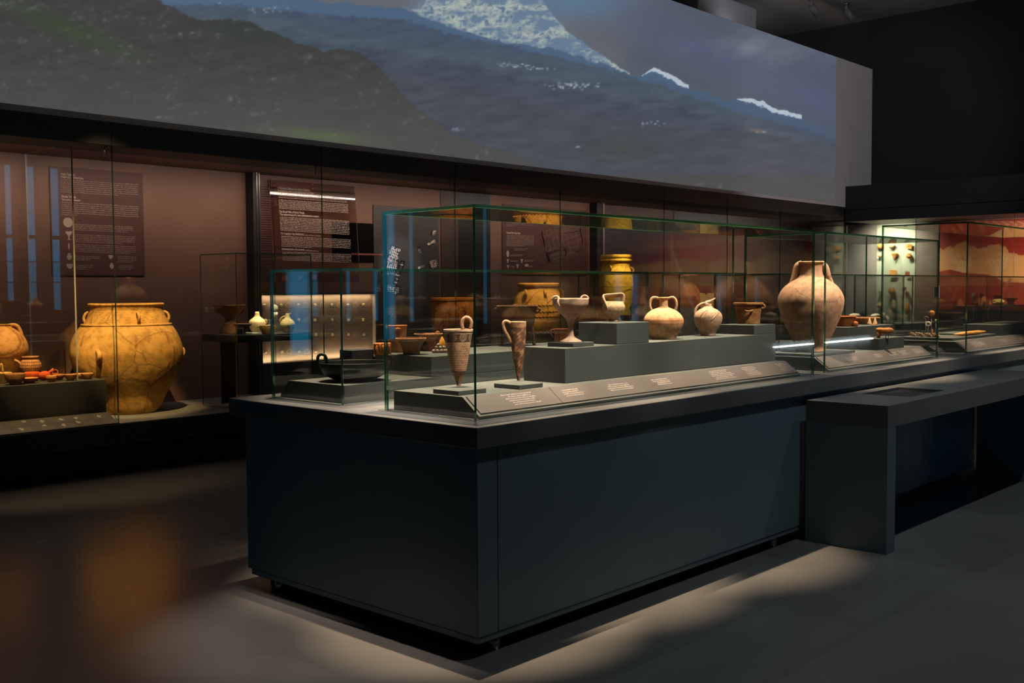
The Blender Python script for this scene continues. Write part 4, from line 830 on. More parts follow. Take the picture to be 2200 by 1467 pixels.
# ------------------------------------------------------------------ wall case: left plinth group
ZP = .7384
def onp(u, y): return AY(y, u, 800) * np.array([1, 1, 0]) + np.array([0, 0, ZP])
def vp(name, lab, cat, u, y, prof, m, **k):
    P0 = onp(u, y); d = proj(P0)[1] - prof[0][0]; return vessel(name, lab, cat, u, prof[0][0] + d, [(v + d, r) for v, r in prof], m, P=P0, **{**k, 'handles': [dict(h, path=[(q[0], q[1] + d, *q[2:]) for q in h['path']]) for h in k.get('handles', ())]})
def p_chk(a, v, r):
    if v < 757: return (.40, .30, .24) if abs(v - 749) < 1.2 else (1, .95, .85)
    x = a * 5.5 + (v - 757) * .15; y = a * 5.5 - (v - 757) * .15; return (.34, .27, .24) if (int(math.floor(x)) + int(math.floor(y))) % 2 == 0 else (1, .9, .78)
P0 = onp(10, 6.0); v0 = proj(P0)[1]
vessel('round_jar', 'big round tan jar with shoulder handles, cut by the left frame edge', 'jar', 4, v0, [(v0, 26), (v0 - 14, 36), (775, 46), (755, 53), (738, 52), (722, 45), (710, 33), (703, 24), (699, 22), (697, 24)], clay((186, 130, 70), (206, 150, 88), .5, painted=True), P=AY(6.0, 4, 800) * np.array([1, 1, 0]) + np.array([0, 0, ZP]), paint=lambda a, v, r: (.66, .56, .46) if abs(math.hypot((a - .0) * 40, v - 725) - 34) < 2.5 or abs(math.hypot(a * 40, v - 725) - 42) < 1.6 else (1, 1, 1), seg=90, n=70,
       handles=[dict(path=[(18, 700, 8), (30, 698, 8), (39, 704, 8), (46, 724, 8)], r=4), dict(path=[(-10, 700, 8), (-22, 698, 8), (-31, 704, 8), (-38, 724, 8)], r=4)])
vp('spouted_pot', 'dark chequered pot with a short spout at its left', 'pot', 66, 5.74, [(796, 9), (790, 13), (780, 19), (769, 22), (760, 20.5), (753, 16), (750, 15), (748, 17), (746.5, 17)], clay((186, 134, 86), (206, 152, 104), .12, painted=True), paint=p_chk, seg=96, n=70, handles=[dict(path=[(49, 764, 3), (42, 757, 3), (35, 753, 3)], r=3, name='spout')])
ak = thing('boat_vessel', 'bright red boat-shaped vessel with a stub handle, behind the small cups', 'vessel', onp(84, 5.54), frame_at(0, 0, P=onp(84, 5.54))[2]); s = mpp(ak.location); rc = clay((196, 74, 24), (214, 92, 36), .12)
MB().lathe([(10 * s, .001), (14 * s, 6 * s), (16 * s, 14 * s), (15 * s, 20 * s), (13.4 * s, 20.6 * s), (13 * s, 14 * s), (1 * s, 3 * s)], 40, sq=(1., .8), cx=-14 * s).build('bowl', rc, ak); MB().blob((10 * s, 0, 10.5 * s), (14 * s, 10 * s, 10 * s), .12, 3, 2).build('body', rc, ak); MB().tube([(16 * s, 0, 14 * s), (23 * s, 0, 19 * s), (29 * s, 0, 25 * s)], [4.6 * s, 3.6 * s, 3.2 * s], 12).build('handle', rc, ak)
TAN = clay((180, 124, 72), (200, 142, 88), .12); TAN2 = clay((196, 126, 66), (214, 146, 84), .12)
vp('small_bowl', 'rounded brown bowl nearest the left frame edge', 'bowl', 32, 5.37, [(821, 10), (817, 13), (809, 18.5), (802, 20.3), (797.5, 20.5)], TAN)
vp('shallow_dish', 'shallow orange dish just right of the rounded brown bowl', 'dish', 62, 5.42, [(812, 9), (808, 12), (803, 17), (801, 19)], TAN2)
vp('pouring_bowl', 'tan pouring bowl half out of the frame at the far left', 'bowl', 2, 5.60, [(811, 12), (804, 15), (796, 19), (789, 22)], CREAM and clay((206, 158, 88), (222, 176, 104), .12), handles=[dict(path=[(-4, 789, 6), (0, 776, 6), (4, 770, 6), (6, 788, 6)], r=2)])
cups = [(110, 5.40, [(816, 6), (812, 8.5), (808, 10.8), (806.5, 11)], 'front cup at the left of the small group, under an orange lid'), (126, 5.50, [(812, 6), (807, 9), (803, 12), (800, 12.5)], 'second cup of the small group, behind the lidded cup'),
        (151, 5.40, [(814, 6.5), (810, 9), (804, 12), (801, 12.8)], 'plain cup at the front middle of the small group'), (169, 5.52, [(810, 6), (806, 9), (802, 11), (799, 11.5)], 'orange cup at the back of the small group'), (187, 5.42, [(812, 7), (808, 9.5), (803, 12), (799.5, 13)], 'plain cup at the right end of the small group')]
for u, y, pr, lab in cups: vp('small_cup', 'small tan clay ' + lab, 'cup', u, y, pr, TAN if u not in (169,) else TAN2, group='small cups on the left plinth', t=1.2)
P0 = onp(110, 5.40); s = mpp(P0)
tag(MB().lathe([(10 * s, 0), (10.4 * s, 2 * s), (9.6 * s, 3.4 * s)], 30).build('cup_lid', TAN2), 'orange disc lid resting on the front cup of the small group', 'lid').location = P0 + np.array([0, 0, 9.9 * s])
P0 = onp(119, 5.72); vessel('handled_cup', 'little red cup with a looped handle behind the small cups', 'cup', 119, proj(P0)[1], [(proj(P0)[1], 6), (proj(P0)[1] - 6, 7), (proj(P0)[1] - 10, 7.4)], clay((176, 82, 40), (196, 100, 54), .1), P=P0, t=1, handles=[dict(path=[(114, proj(P0)[1] - 9), (114.5, proj(P0)[1] - 15), (119, proj(P0)[1] - 18), (123.5, proj(P0)[1] - 15), (124, proj(P0)[1] - 9)], r=1.1)])
# ------------------------------------------------------------------ vitrine shelf
ZV = 1.0484
def onv(u, y): return AY(y, u, 710) * np.array([1, 1, 0]) + np.array([0, 0, ZV])
def vv(name, lab, cat, u, y, prof, m, **k):
    P0 = onv(u, y); d = proj(P0)[1] - prof[0][0]; return vessel(name, lab, cat, u, prof[0][0] + d, [(v + d, r) for v, r in prof], m, P=P0, **{**k, 'handles': [dict(h, path=[(q[0], q[1] + d, *q[2:]) for q in h['path']]) for h in k.get('handles', ())]})
CRM = clay((226, 196, 136), (240, 214, 160), .12, bump=.25)
bs = onv(551, 5.47); tag(MB().bbox(-.085, .085, -.06, .06, 0, .010, .001).build('base_plate', flat('white_plate', (.62, .60, .54), .6)), 'small white base plate under the beaked cream jug', 'stand').location = bs
vv('cream_jug', 'glowing cream jug with a fluted neck on the white base plate', 'jug', 553, 5.47, [(713.5, 10), (709, 14), (702, 17), (696, 18), (690, 17), (685, 12), (681, 7), (677, 5.4), (673, 5), (670.5, 4)], CRM, handles=[dict(path=[(568, 690, 4), (572, 688, 4), (573, 693, 4), (570, 697, 4)], r=1.3)]).location.z += .0105
vv('spouted_bowl', 'small amber bowl with a pulled spout in front of the cream jug', 'bowl', 573, 5.24, [(717, 9), (713, 11), (706, 14), (700, 15.5), (698.5, 15.6)], clay((206, 158, 76), (222, 178, 98), .1), handles=[dict(path=[(560, 703, 2), (555, 700, 2), (552, 701.5, 2)], r=2, name='spout'), dict(path=[(587, 702, 2), (590.5, 701, 2), (592, 704.5, 2), (588, 708, 2)], r=2)])
block('small grey block on the vitrine shelf, under the marble figurine', onv(577, 5.52)[0], onv(601, 5.52)[0], 5.52, 5.59, ZV - .0004, ZV + .118)
mf = thing('marble_figurine', 'small armless white marble torso with separate legs, on a pin', 'figurine', AY(5.55, 591, 690) * np.array([1, 1, 0]) + np.array([0, 0, ZV + .118]), frame_at(0, 0, P=onv(591, 5.55))[2]); s = mpp(mf.location); mm = flat('marble', (.80, .74, .64), .5)
vz = proj(mf.location)[1]; h = lambda v: (vz - v) * s
MB().blob((0, 0, h(662)), (7 * s, 3.5 * s, 7.5 * s), .10, 3, 8).build('torso', mm, mf)
for x in (-3, 3): MB().tube([(x * s, 0, h(670.5)), (x * s, 0, h(677)), (x * .9 * s, 0, h(684))], [3.2 * s, 2.8 * s, 2 * s], 12).build('leg', mm, mf)
MB().tube([(0, .003, 0), (0, .003, h(668))], .9 * s, 6).build('pin', MSTEEL, mf)
vv('spouted_jug', 'pale speckled jug with a raised beak and loop handle, right on the vitrine shelf', 'jug', 618, 5.36, [(716, 9), (711, 12), (703, 15.4), (697, 15.6), (691, 12.5), (687, 8), (683, 5), (679, 4), (675.5, 3)], clay((196, 172, 116), (212, 190, 136), .1), handles=[dict(path=[(620, 679, 0), (622, 676.5, 0), (626, 675.2, 0)], r=1.6, name='spout'), dict(path=[(615, 681, 0), (608, 683, 0), (603, 688, 0), (603, 694, 0), (606, 700, 0)], r=1.8)])
vv('conical_bowl', 'dark wide-rimmed conical bowl with two hanging handles at the left of the vitrine', 'bowl', 494, 5.62, [(720, 23), (712, 21), (702, 16.5), (694, 11), (688, 10), (682, 15), (674, 24), (664, 31.5), (660, 33.5), (658.8, 33.5)], clay((92, 58, 34), (116, 76, 46), .2), handles=[dict(path=[(466, 662, 3), (464, 668, 3), (467, 675, 3), (473, 677, 3)], r=1.6), dict(path=[(521, 662, 3), (524, 668, 3), (521, 675, 3), (515, 677, 3)], r=1.6)])
vv('flat_dish', 'thin wooden-looking dish on a narrow dark foot behind the white card', 'dish', 521, 5.34, [(718, 8), (712, 7), (706, 9), (700, 16), (697, 19), (695, 20)], clay((104, 74, 48), (124, 90, 60), .12))
cd = thing('caption_card', 'small upright white-framed card at the left end of the vitrine shelf', 'card', onv(515, 5.20), frame_at(0, 0, P=onv(515, 5.20))[2]); s = mpp(cd.location)
MB().bbox(-8 * s, 8 * s, 0, .004, .0005, 16.5 * s, .0005).build('card', flat('card_white', (.62, .60, .60), .6), cd); MB().box(-6 * s, 6 * s, -.0012, -.0002, 2.5 * s, 14 * s).build('printed_field', flat('card_dark', (.05, .05, .055), .6), cd)
# ------------------------------------------------------------------ wall panels, lettering, glowing seal panel
YP = 6.237
def wrow(y, u0, v0, u1, v1, upx):
    a, b, c = AY(y, u0, v0), AY(y, u1, v1), AY(y, u0, v0 - upx); return (a, b, (c - a) / np.linalg.norm(c - a))
def rows_between(y, u0, vt, u1, n, step, slope, upx=4, last=1.):
    out = []
    for i in range(n):
        ue = u0 + (u1 - u0) * (last if i == n - 1 else 1); out.append(wrow(y, u0, vt + i * step, ue, vt + i * step + slope * (ue - u0), upx))
    return out
def wtext(parent, off, y, blocks, hpx, mat, seed=1, name='text_block'):
    for k, b in enumerate(blocks):
        rows = rows_between(y, *b); mb = text_rows(MB(), rows, hpx * mpp(rows[0][0]), seed + k); mb.build(name, mat, parent, off)
def wletters(parent, off, y, txt, u, v, hpx, mat, bold=.0, wpx=None):
    p = AY(y, u, v); s = mpp(p); o = letters('heading', txt, p, (1, 0, 0), (0, 0, 1), hpx * 1.38 * s, mat, parent, off, bold * s)
    if wpx:
        w = max(q.co.x for q in o.data.vertices) - min(q.co.x for q in o.data.vertices); x0 = min(q.co.x for q in o.data.vertices); k = (AY(y, u + wpx, v)[0] - p[0]) / w
        for q in o.data.vertices: q.co.x = x0 + (q.co.x - x0) * k
    return o
def picture(parent, off, y, u, v, w, h, kind, mat):
    c = AY(y, u, v); s = mpp(c); sx = abs(AY(y, u + 1, v)[0] - AY(y, u, v)[0]); prof = {'ball': [(.3, -1), (.8, -.6), (1, 0), (.85, .6), (.4, 1)], 'goblet': [(.55, -1), (.2, -.7), (.2, -.1), (.8, .5), (1, 1)], 'jug': [(.4, -1), (.9, -.3), (.9, .2), (.4, .6), (.6, 1)], 'cone': [(.12, -1), (.6, .2), (.9, .9), (.8, 1)], 'bowl': [(.4, -1), (.9, 0), (1, 1)], 'oval': [(.5, -1), (.95, -.4), (.95, .4), (.5, 1)], 'legs': [(.3, -1), (.5, 0), (.35, 1)]}[kind]
    L_ = [(-r * w / 2 * sx, z * h / 2 * s) for r, z in prof]; R_ = [(r * w / 2 * sx, z * h / 2 * s) for r, z in prof[::-1]]
    MB().add([(c[0] + a, y, c[2] + b) for a, b in L_ + R_], [list(range(len(L_) * 2))]).build('object_picture', mat, parent, off)
def board(label, y, u0, v0, u1, v1, m, th=.0125, name='text_panel', cat='panel'):
    a, b = AY(y, u0, v1), AY(y, u1, v0); x0, x1 = a[0], AY(y, u1, v1)[0]; z0 = AY(y, (u0 + u1) / 2, v1)[2]; z1 = AY(y, (u0 + u1) / 2, v0)[2]
    r = thing(name, label, cat, (x0, y, z0)); MB().bbox(x0, x1, y + .001, y + th, z0, z1, .002).build('board', m, r, (x0, y, z0)); return r, (x0, y, z0)
MPAN = noisy('panel_wine', (.070, .034, .030), (.078, .039, .034), 3, .5, .3)
r1, o1 = board('wine-brown text panel with Greek and English paragraphs, left of the big orange jar', YP, 112, 365, 312, 592, MPAN)
y1 = YP - .0012
wletters(r1, o1, y1, 'Αγία Τριάδα', 131, 376, 5, MTEXT, .25, 30); wletters(r1, o1, y1, 'Η πρώιμη εγκατάσταση', 131, 381.5, 4, MTEXT, .2, 47)
wletters(r1, o1, y1, 'Hagia Triada', 132, 424, 5, MTEXT, .25, 31); wletters(r1, o1, y1, 'The early settlement', 132, 430, 4, MTEXT, .2, 41)
wtext(r1, o1, y1, [(131, 387, 297, 7, 4.2, .066, 4, .75), (133, 435.5, 298, 7, 4.3, .060, 4, .2), (160, 483, 286, 4, 3.7, .045, 4, .9), (161, 505, 290, 5, 3.7, .04, 4, .8), (162, 526, 292, 5, 3.7, .04, 4, .9), (162, 551, 216, 3, 3.8, .03, 4, .6), (253, 552, 293, 4, 3.6, .03, 4, .8), (163, 571, 199, 3, 3.8, .02, 4, .6), (255, 572, 287, 3, 3.8, .02, 4, .8)], 3.0, MPALE, 11)
for u, v, w, h, k in ((146, 478, 21, 20, 'ball'), (148, 506, 15, 18, 'goblet'), (148, 529, 7, 13, 'legs'), (149, 551, 12, 14, 'jug'), (150, 572, 14, 10, 'bowl'), (238, 552, 10, 8, 'bowl'), (240, 571, 10, 12, 'jug')): picture(r1, o1, y1, u, v, w, h, k, MTEXT)
# hanging glass text sheet
ph = AY(6.16, 585, 400); hp = thing('hanging_text_sheet', 'clear hanging glass sheet printed with text, a bright light line mirrored across it', 'panel', (ph[0], 6.16, 2.0))
hx0, hx1 = AY(6.16, 585, 500)[0], AY(6.16, 768, 500)[0]; hz0 = 1.52; hz1 = 2.555; ho = (ph[0], 6.16, 2.0)
MPG = glass_mat('printed_glass', (.86, .80, .78), 1.4)
MB().pane(hx0, hx1, 6.156, 6.164, hz0, hz1).build('sheet', [MPG, flat('lit_edge', (.62, .42, .36), .3)], hp, ho)
MB().bbox(hx0 + .02, hx1 - .01, 6.166, 6.182, hz1 - .075, hz1 - .005, .002).build('hanger_bar', MBROWN, hp, ho)
for u in (594, 676, 757):
    for dz in (.018, .060): MB().lathe([(.007, 0), (.006, .008), (.002, .010)], 12).build('screw', MSTEEL, hp).matrix_local = Matrix.Translation((AY(6.16, u, 400)[0] - ho[0], 6.1555 - ho[1], hz1 - dz - ho[2])) @ Matrix.Rotation(PI / 2, 4, 'X')
yh = 6.1548
wletters(hp, ho, yh, 'Η Βασιλική Έπαυλη της Αγίας Τριάδας', 601, 405, 4.4, MTEXT, .12, 69); wletters(hp, ho, yh, 'Η ανάδυση ενός νέου διοικητικού κέντρου', 601, 411, 4.4, MTEXT, .12, 77)
wletters(hp, ho, yh, 'The Royal Villa of Hagia Triada', 602, 456, 4.6, MTEXT, .2, 54); wletters(hp, ho, yh, 'The emergence of a new administrative centre', 603, 462, 4.6, MTEXT, .2, 84)
wletters(hp, ho, yh, 'Τα τεκμήρια της διοίκησης', 603, 503.5, 4.6, MTEXT, .2, 50); wletters(hp, ho, yh, 'Administrative documents', 604, 537, 4.6, MTEXT, .2, 49)
wtext(hp, ho, yh, [(602, 416, 750, 3, 4.0, .072, 4, 1.), (602, 430, 751, 6, 3.5, .066, 4, 1.), (603, 467, 752, 9, 3.5, .064, 4, 1.), (655, 506, 690, 1, 4, .06, 4, 1.), (604, 508.5, 753, 7, 3.5, .054, 4, .43), (654, 539, 685, 1, 4, .06, 4, 1.), (605, 542.5, 753, 2, 3.4, .040, 4, 1.), (605, 549, 753, 4, 3.4, .036, 4, 1.)], 2.9, MTEXT, 41)
tilt = math.radians(-4.3); hp.rotation_euler = (tilt, 0, 0)
# dark post beside the hanging sheet, striped wall, flat black panel for a recess's dark
x0, x1 = AY(6.2, 537, 600)[0], AY(6.2, 552, 600)[0]
po = thing('wall_post', 'narrow dark upright post with bright metal edges, left of the glowing seal panel', 'post', (x0, 6.1, .4))
MB().box(x0, x1, 6.12, 6.249, .401, 2.60).build('post', MBLACK, po, (x0, 6.1, .4)); MB().box(x0 + .038, x0 + .046, 6.112, 6.119, .401, 2.60).build('edge_strip', MSTEEL, po, (x0, 6.1, .4)); MB().box(x0 + .066, x0 + .072, 6.112, 6.119, .401, 2.60).build('edge_strip', MSTEEL, po, (x0, 6.1, .4))
x2 = AY(6.24, 590, 500)[0]; sp_ = thing('louvre_strip', 'wine-brown strip of fine horizontal slats left of the hanging text sheet', 'panel', (x1, 6.24, 1.45)); mb = MB()
for i in range(46): mb.box(x1 + .002, x2, 6.236, 6.249, 1.42 + i * .0235, 1.42 + i * .0235 + .0185)
mb.build('slats', MPAN, sp_, (x1, 6.24, 1.45))['kind'] = 'stuff'
a, b = AY(6.245, 768, 480), AY(6.245, 824, 548); dr_ = thing('recess_dark', 'flat black panel in place of a dark recess, with a thin red line, behind the tall case at its left edge', 'screen', (a[0], 6.24, b[2]))
MB().bbox(a[0] - .35, b[0] + .02, 6.237, 6.249, AY(6.245, 790, 563)[2], AY(6.245, 790, 480)[2], .004).build('screen', flat('recess_black', (.004, .004, .005), .2), dr_, (a[0], 6.24, b[2])); z = AY(6.245, 790, 546)[2]
MB().box(a[0] - .1, b[0] + .02, 6.230, 6.236, z - .012, z + .008).build('red_line', flat('red_line', (.22, .07, .06), .5), dr_, (a[0], 6.24, b[2]))
# wall map with white building plans
mp, mo = board('dark wall map with white building plans, seen through the left of the tall case', 6.235, 806, 445, 945, 755, flat('map_board', (.045, .042, .043), .5), name='wall_map', cat='map')
def plan(parent, off, y, polys, th=1.3, mat=MPLAN):
    for pts in polys:
        mb = MB()
        for (a, b) in zip(pts[:-1], pts[1:]):
            a = np.array(a, float); b = np.array(b, float); d = (b - a) / (np.linalg.norm(b - a) + 1e-9); n = np.array([-d[1], d[0]]) * th / 2; a2 = a - d * th / 2; b2 = b + d * th / 2
            q = [AY(y, *p) for p in (a2 + n, b2 + n, b2 - n, a2 - n)]; mb.quad(*q)
        mb.build('plan_lines', mat, parent, off)
def gridplan(o, ex, ey, nx, ny, skip=.25, seed=1, jag=0):
    """rooms of a building: a skewed grid with walls left out at random"""
    r = np.random.default_rng(seed); o, ex, ey = np.array(o, float), np.array(ex, float), np.array(ey, float); out = [[o, o + ex * nx, o + ex * nx + ey * ny, o + ey * ny, o]]
    for i in range(nx + 1):
        for j in range(ny):
            if r.random() > skip: out.append([o + ex * i + ey * j, o + ex * i + ey * (j + 1)])
    for j in range(ny + 1):
        for i in range(nx):
            if r.random() > skip: out.append([o + ex * i + ey * j, o + ex * (i + 1) + ey * j])
    return [[tuple(p) for p in q] for q in out]
ym = 6.2335
def joined(parent, off, polys, th, name, mat=MPLAN):
    mb = MB()
    for pts in polys:
        for (a, b) in zip(pts[:-1], pts[1:]):
            a = np.array(a, float); b = np.array(b, float); d = (b - a) / (np.linalg.norm(b - a) + 1e-9); n = np.array([-d[1], d[0]]) * th / 2; a2 = a - d * th / 2; b2 = b + d * th / 2; mb.quad(*[AY(ym, *p) for p in (a2 + n, b2 + n, b2 - n, a2 - n)])
    mb.build(name, mat, parent, off)
joined(mp, mo, gridplan((840, 526), (3.3, 1.5), (-1.5, 5.6), 6, 6, .22, 1), 1.35, 'building_plan'); joined(mp, mo, gridplan((828, 556), (4.2, .9), (-1.3, 5.0), 7, 6, .3, 2), 1.3, 'building_plan'); joined(mp, mo, gridplan((862, 560), (7.5, 2.2), (-2.6, 7.6), 1, 9, .05, 3), 1.6, 'building_plan')
joined(mp, mo, gridplan((828, 612), (5.5, .6), (.1, 4.2), 6, 4, .3, 4), 1.3, 'building_plan'); joined(mp, mo, gridplan((812, 606), (4, 1), (-1.6, 6), 2, 3, .25, 9), 1.2, 'building_plan'); joined(mp, mo, gridplan((828, 662), (4.6, .2), (.2, 6), 5, 6, .62, 5), 1.0, 'building_plan', MPALE)
joined(mp, mo, gridplan((921, 562), (4, -.8), (1.2, 3.6), 4, 4, .2, 6), 1.5, 'building_plan'); joined(mp, mo, gridplan((930, 494), (3.4, .6), (-1.4, 3.4), 2, 3, .2, 7), 1.7, 'building_plan'); joined(mp, mo, gridplan((918, 524), (4, -2.2), (1.2, 2.6), 4, 2, .25, 8), 1.6, 'building_plan'); joined(mp, mo, gridplan((897, 530), (2.4, .6), (1, 4), 2, 3, .4, 10), 1.2, 'building_plan'); joined(mp, mo, gridplan((899, 574), (4, -1.2), (.4, 2.6), 3, 1, .2, 11), 1.4, 'building_plan')
for (a, b) in ((948, 985), (985, 1054)):
    x0, x1 = AY(6.24, a, 560)[0], AY(6.24, b, 560)[0]; tag(MB().bbox(x0, x1, 6.24, 6.249, .402, 2.598, .002).build('wall_panel', [flat('column_brown', (.045, .028, .024), .5), flat('column_black', (.010, .010, .012), .4)][a > 960]), ['narrow dark brown wall panel right of the wall map', 'black wall panel behind the corner of the tall case'][a > 960], 'panel')
# third text panel with a building plan
r3, o3 = board('wine-brown text panel with a building plan, behind the upper part of the tall case', 6.235, 1080, 445, 1262, 590, MPAN)
y3 = 6.2335
wletters(r3, o3, y3, 'The Royal Villa of Hagia Triada', 1088, 501.5, 4, MTEXT, .3, 30)
wtext(r3, o3, y3, [(1088, 457, 1147, 10, 3.2, .03, 4, .25), (1088, 506, 1147, 9, 2.8, .03, 4, .65), (1104, 535, 1134, 2, 3, .0, 4, .8), (1096, 548, 1128, 2, 2.4, .0, 4, .8), (1096, 560, 1114, 2, 2.4, 0, 4, .9), (1126, 560, 1147, 2, 2.4, 0, 4, .9), (1096, 572, 1106, 2, 2.4, 0, 4, .9), (1136, 572, 1147, 2, 2.4, 0, 4, .9)], 2.5, MPALE, 77)
for u, v, w, h, k in ((1091, 545, 6, 13, 'oval'), (1091, 561, 6, 9, 'cone'), (1121, 561, 6, 9, 'cone'), (1091.5, 573, 6, 7, 'cone'), (1112, 572, 6, 9, 'cone'), (1131.5, 570, 9, 6, 'oval')): picture(r3, o3, y3, u, v, w, h, k, MTEXT)
ym = 6.2335; MDIM = flat('dim_print', (.16, .10, .09), .7)
joined(r3, o3, gridplan((1164, 499), (9.6, -3.4), (2.4, 10.4), 8, 6, .32, 21), 1.6, 'building_plan', MDIM); joined(r3, o3, gridplan((1205, 486), (5, -1.2), (1, 6), 8, 3, .5, 22), 1.4, 'building_plan', MDIM); joined(r3, o3, gridplan((1178, 545), (6, -2), (1.4, 7), 6, 3, .4, 23), 1.4, 'building_plan', MDIM)
x0 = AY(6.2, 1273, 520)[0]; x1 = AY(6.2, 1288, 520)[0]
p2 = thing('wall_post', 'dark upright wall post with a pale edge, left of the tall yellow jar', 'post', (x0, 6.1, .4)); MB().box(x0, x1 - .03, 6.12, 6.249, .401, 2.6).build('post', MBLACK, p2, (x0, 6.1, .4)); MB().box(x1 - .03, x1, 6.112, 6.2, .401, 2.6).build('edge_strip', flat('mauve_edge', (.30, .20, .20), .5), p2, (x0, 6.1, .4))
r5, o5 = board('tall dim mauve wall panel at the right end of the wall case', 6.240, 1448, 470, 1800, 700, flat('panel_mauve_dark', (.045, .036, .044), .45), th=.009)
r4, o4 = board('dim mauve text panel high behind the tall yellow jar', 6.235, 1296, 478, 1440, 600, flat('panel_mauve', (.055, .036, .044), .5))
ym = 6.2335
wtext(r4, o4, 6.2335, [(1307, 498, 1344, 11, 3.4, .02, 4, .8)], 2.2, flat('mauve_print', (.22, .16, .18), .7), 91); wletters(r4, o4, 6.2335, 'Hagia Triada', 1307, 498.5, 3, flat('mauve_print2', (.28, .2, .2), .7), .2, 24)
joined(r4, o4, gridplan((1352, 500), (7, .5), (0, 7), 8, 7, .72, 25), 1.0, 'building_plan', flat('mauve_line', (.10, .07, .085), .7))
# glowing seal panel
gx0, gx1, gz0, gz1 = 3.18, 4.66, .706, 1.392
gp = thing('seal_display', 'brown display panel lit warm along its top and bottom edges, dotted with small seals', 'panel', (gx0, 6.2, gz0)); go = (gx0, 6.2, gz0)
MB().bbox(gx0, gx1, 6.205, 6.24, gz0, gz1, .002).build('board', noisy('seal_board', (.20, .145, .11), (.22, .16, .125), 4, .55, .3), gp, go)
MB().box(gx0, gx1, 6.13, 6.24, gz1 + .001, gz1 + .020).build('top_ledge', MDARK, gp, go); MB().box(gx0, gx1, 6.13, 6.24, gz0 - .30, gz0 - .001).build('lower_ledge', MDARK, gp, go)
MB().box(gx1 + .001, gx1 + .012, 6.16, 6.24, gz0, gz1).build('edge_strip', flat('pale_edge', (.5, .42, .34), .5), gp, go)
for nm, z, en, k in (('panel_glow_low', gz0 + .012, 3.0, 1), ('panel_glow_high', gz1 - .012, 2.2, -1)): area(nm, ((gx0 + gx1) / 2, 6.165, z), ((gx0 + gx1) / 2, 6.205, z + k * .05), 1.44, .014, en, (1, .73, .43), 150)
SEAL = flat('seal_agate', (.62, .50, .30), .35)
rws = [(655, [568, 604, 641, 677, 713, 748, 781]), (687, [570, 606, 642, 677, 714, 749, 781]), (718.5, [571, 607, 643, 679, 714, 749, 782]), (755, [571, 606, 643, 679, 715, 750, 783])]
rn = ['top', 'second', 'third', 'bottom']; cn = ['leftmost', 'second', 'third', 'middle', 'fifth', 'sixth', 'rightmost']
for i, (v, us) in enumerate(rws):
    for j, u in enumerate(us):
        vv_ = v + (644 - u) * .0155 * (1 if i == 3 else .1 if i else .2); c = AY(6.185, u, vv_); s = mpp(c)
        if i == 3 and j > 3: continue
        t = thing('seal_stone', 'small round seal on a pin, %s in the %s row of the glowing panel' % (cn[j], rn[i]), 'seal', c, 0, 'seals on the glowing panel')
        MB().blob((0, 0, 0), (3.2 * s * 1.2, .010, 3.2 * s), .08, 2, i * 7 + j).build('seal', SEAL, t); MB().tube([(4.4 * s * math.cos(a) * 1.15, .004, 4.4 * s * math.sin(a)) for a in np.linspace(0, 2 * PI, 17)[:-1]], .5 * s, 5, closed=True).build('ring', flat('seal_ring', (.16, .11, .07), .4), t); MB().tube([(0, .006, 0), (0, .019, 0)], .8 * s, 6).build('pin', MSTEEL, t)
        cx = AY(6.2045, u + 16, vv_); r = np.random.default_rng(i * 10 + j); mbd = MB(); w = 5.5 * s
        for q in range(16 if (i + j) % 3 else 10): 
            a0, a1 = 2 * PI * q / 16, 2 * PI * (q + 1) / 16; mbd.quad(*[(cx[0] + rr * math.cos(a) * 1.25, 6.2042, cx[2] + rr * math.sin(a)) for rr, a in ((w, a0), (w, a1), (w * .86, a1), (w * .86, a0))])
        for q in range(4):
            x, z, l, th = r.uniform(-.6, .3) * w, r.uniform(-.6, .6) * w, r.uniform(.3, .8) * w, r.uniform(-1, 1); mbd.quad(*[(cx[0] + x + a * math.cos(th) - b * math.sin(th), 6.2042, cx[2] + z + a * math.sin(th) + b * math.cos(th)) for a, b in ((0, 0), (l, 0), (l, .1 * w), (0, .1 * w))])
        text_rows(mbd, [((c[0] - 1 * s, 6.2042, c[2] - 9.5 * s), (c[0] + 15 * s, 6.2042, c[2] - 9.5 * s), (0, 0, 1))], 1.6 * s, i * 9 + j); mbd.build('seal_drawing', flat('engraved_print', (.50, .43, .36), .7) if 'engraved_print' not in bpy.data.materials else bpy.data.materials['engraved_print'], gp, go)
# three orange reflections in a case pane, built as solid sherds
for k, (u, v, pts, lab) in enumerate(((612, 598, [(-7, 6), (6.5, 6.5), (7.5, -6), (3, -7), (1, -3.5), (-4, -7.5), (-6, -5)], 'notched orange reflection built as a sherd, pinned above the glowing panel, leftmost of three'), (646, 597, [(-5, 5.5), (5, 6), (5.5, 2), (1, -2), (-4, -6)], 'tapering orange reflection built as a sherd, pinned above the glowing panel, middle of three'), (676, 596, [(-4, 5), (-1, 6), (4.5, 5), (4.5, -4), (-4.5, -3.5)], 'square orange reflection built as a sherd, pinned above the glowing panel, rightmost of three'))):
    c = AY(6.20, u, v); s = mpp(c); t = thing('sherd', lab, 'sherd', c, 0, 'reflections built as orange sherds above the glowing panel'); MB().poly([(x * s * 1.15, 0, z * s) for x, z in pts], (0, .012, 0)).build('fragment', clay((206, 132, 84), (222, 150, 100), .05), t); MB().tube([(0, .010, 0), (0, .06, 0)], .8 * s, 6).build('pin', MSTEEL, t)
# ------------------------------------------------------------------ right-hand wall case: lit niche, text wall, mural
XW = 15.0
def bx_(u, v): return AX(XW - .006, u, v)
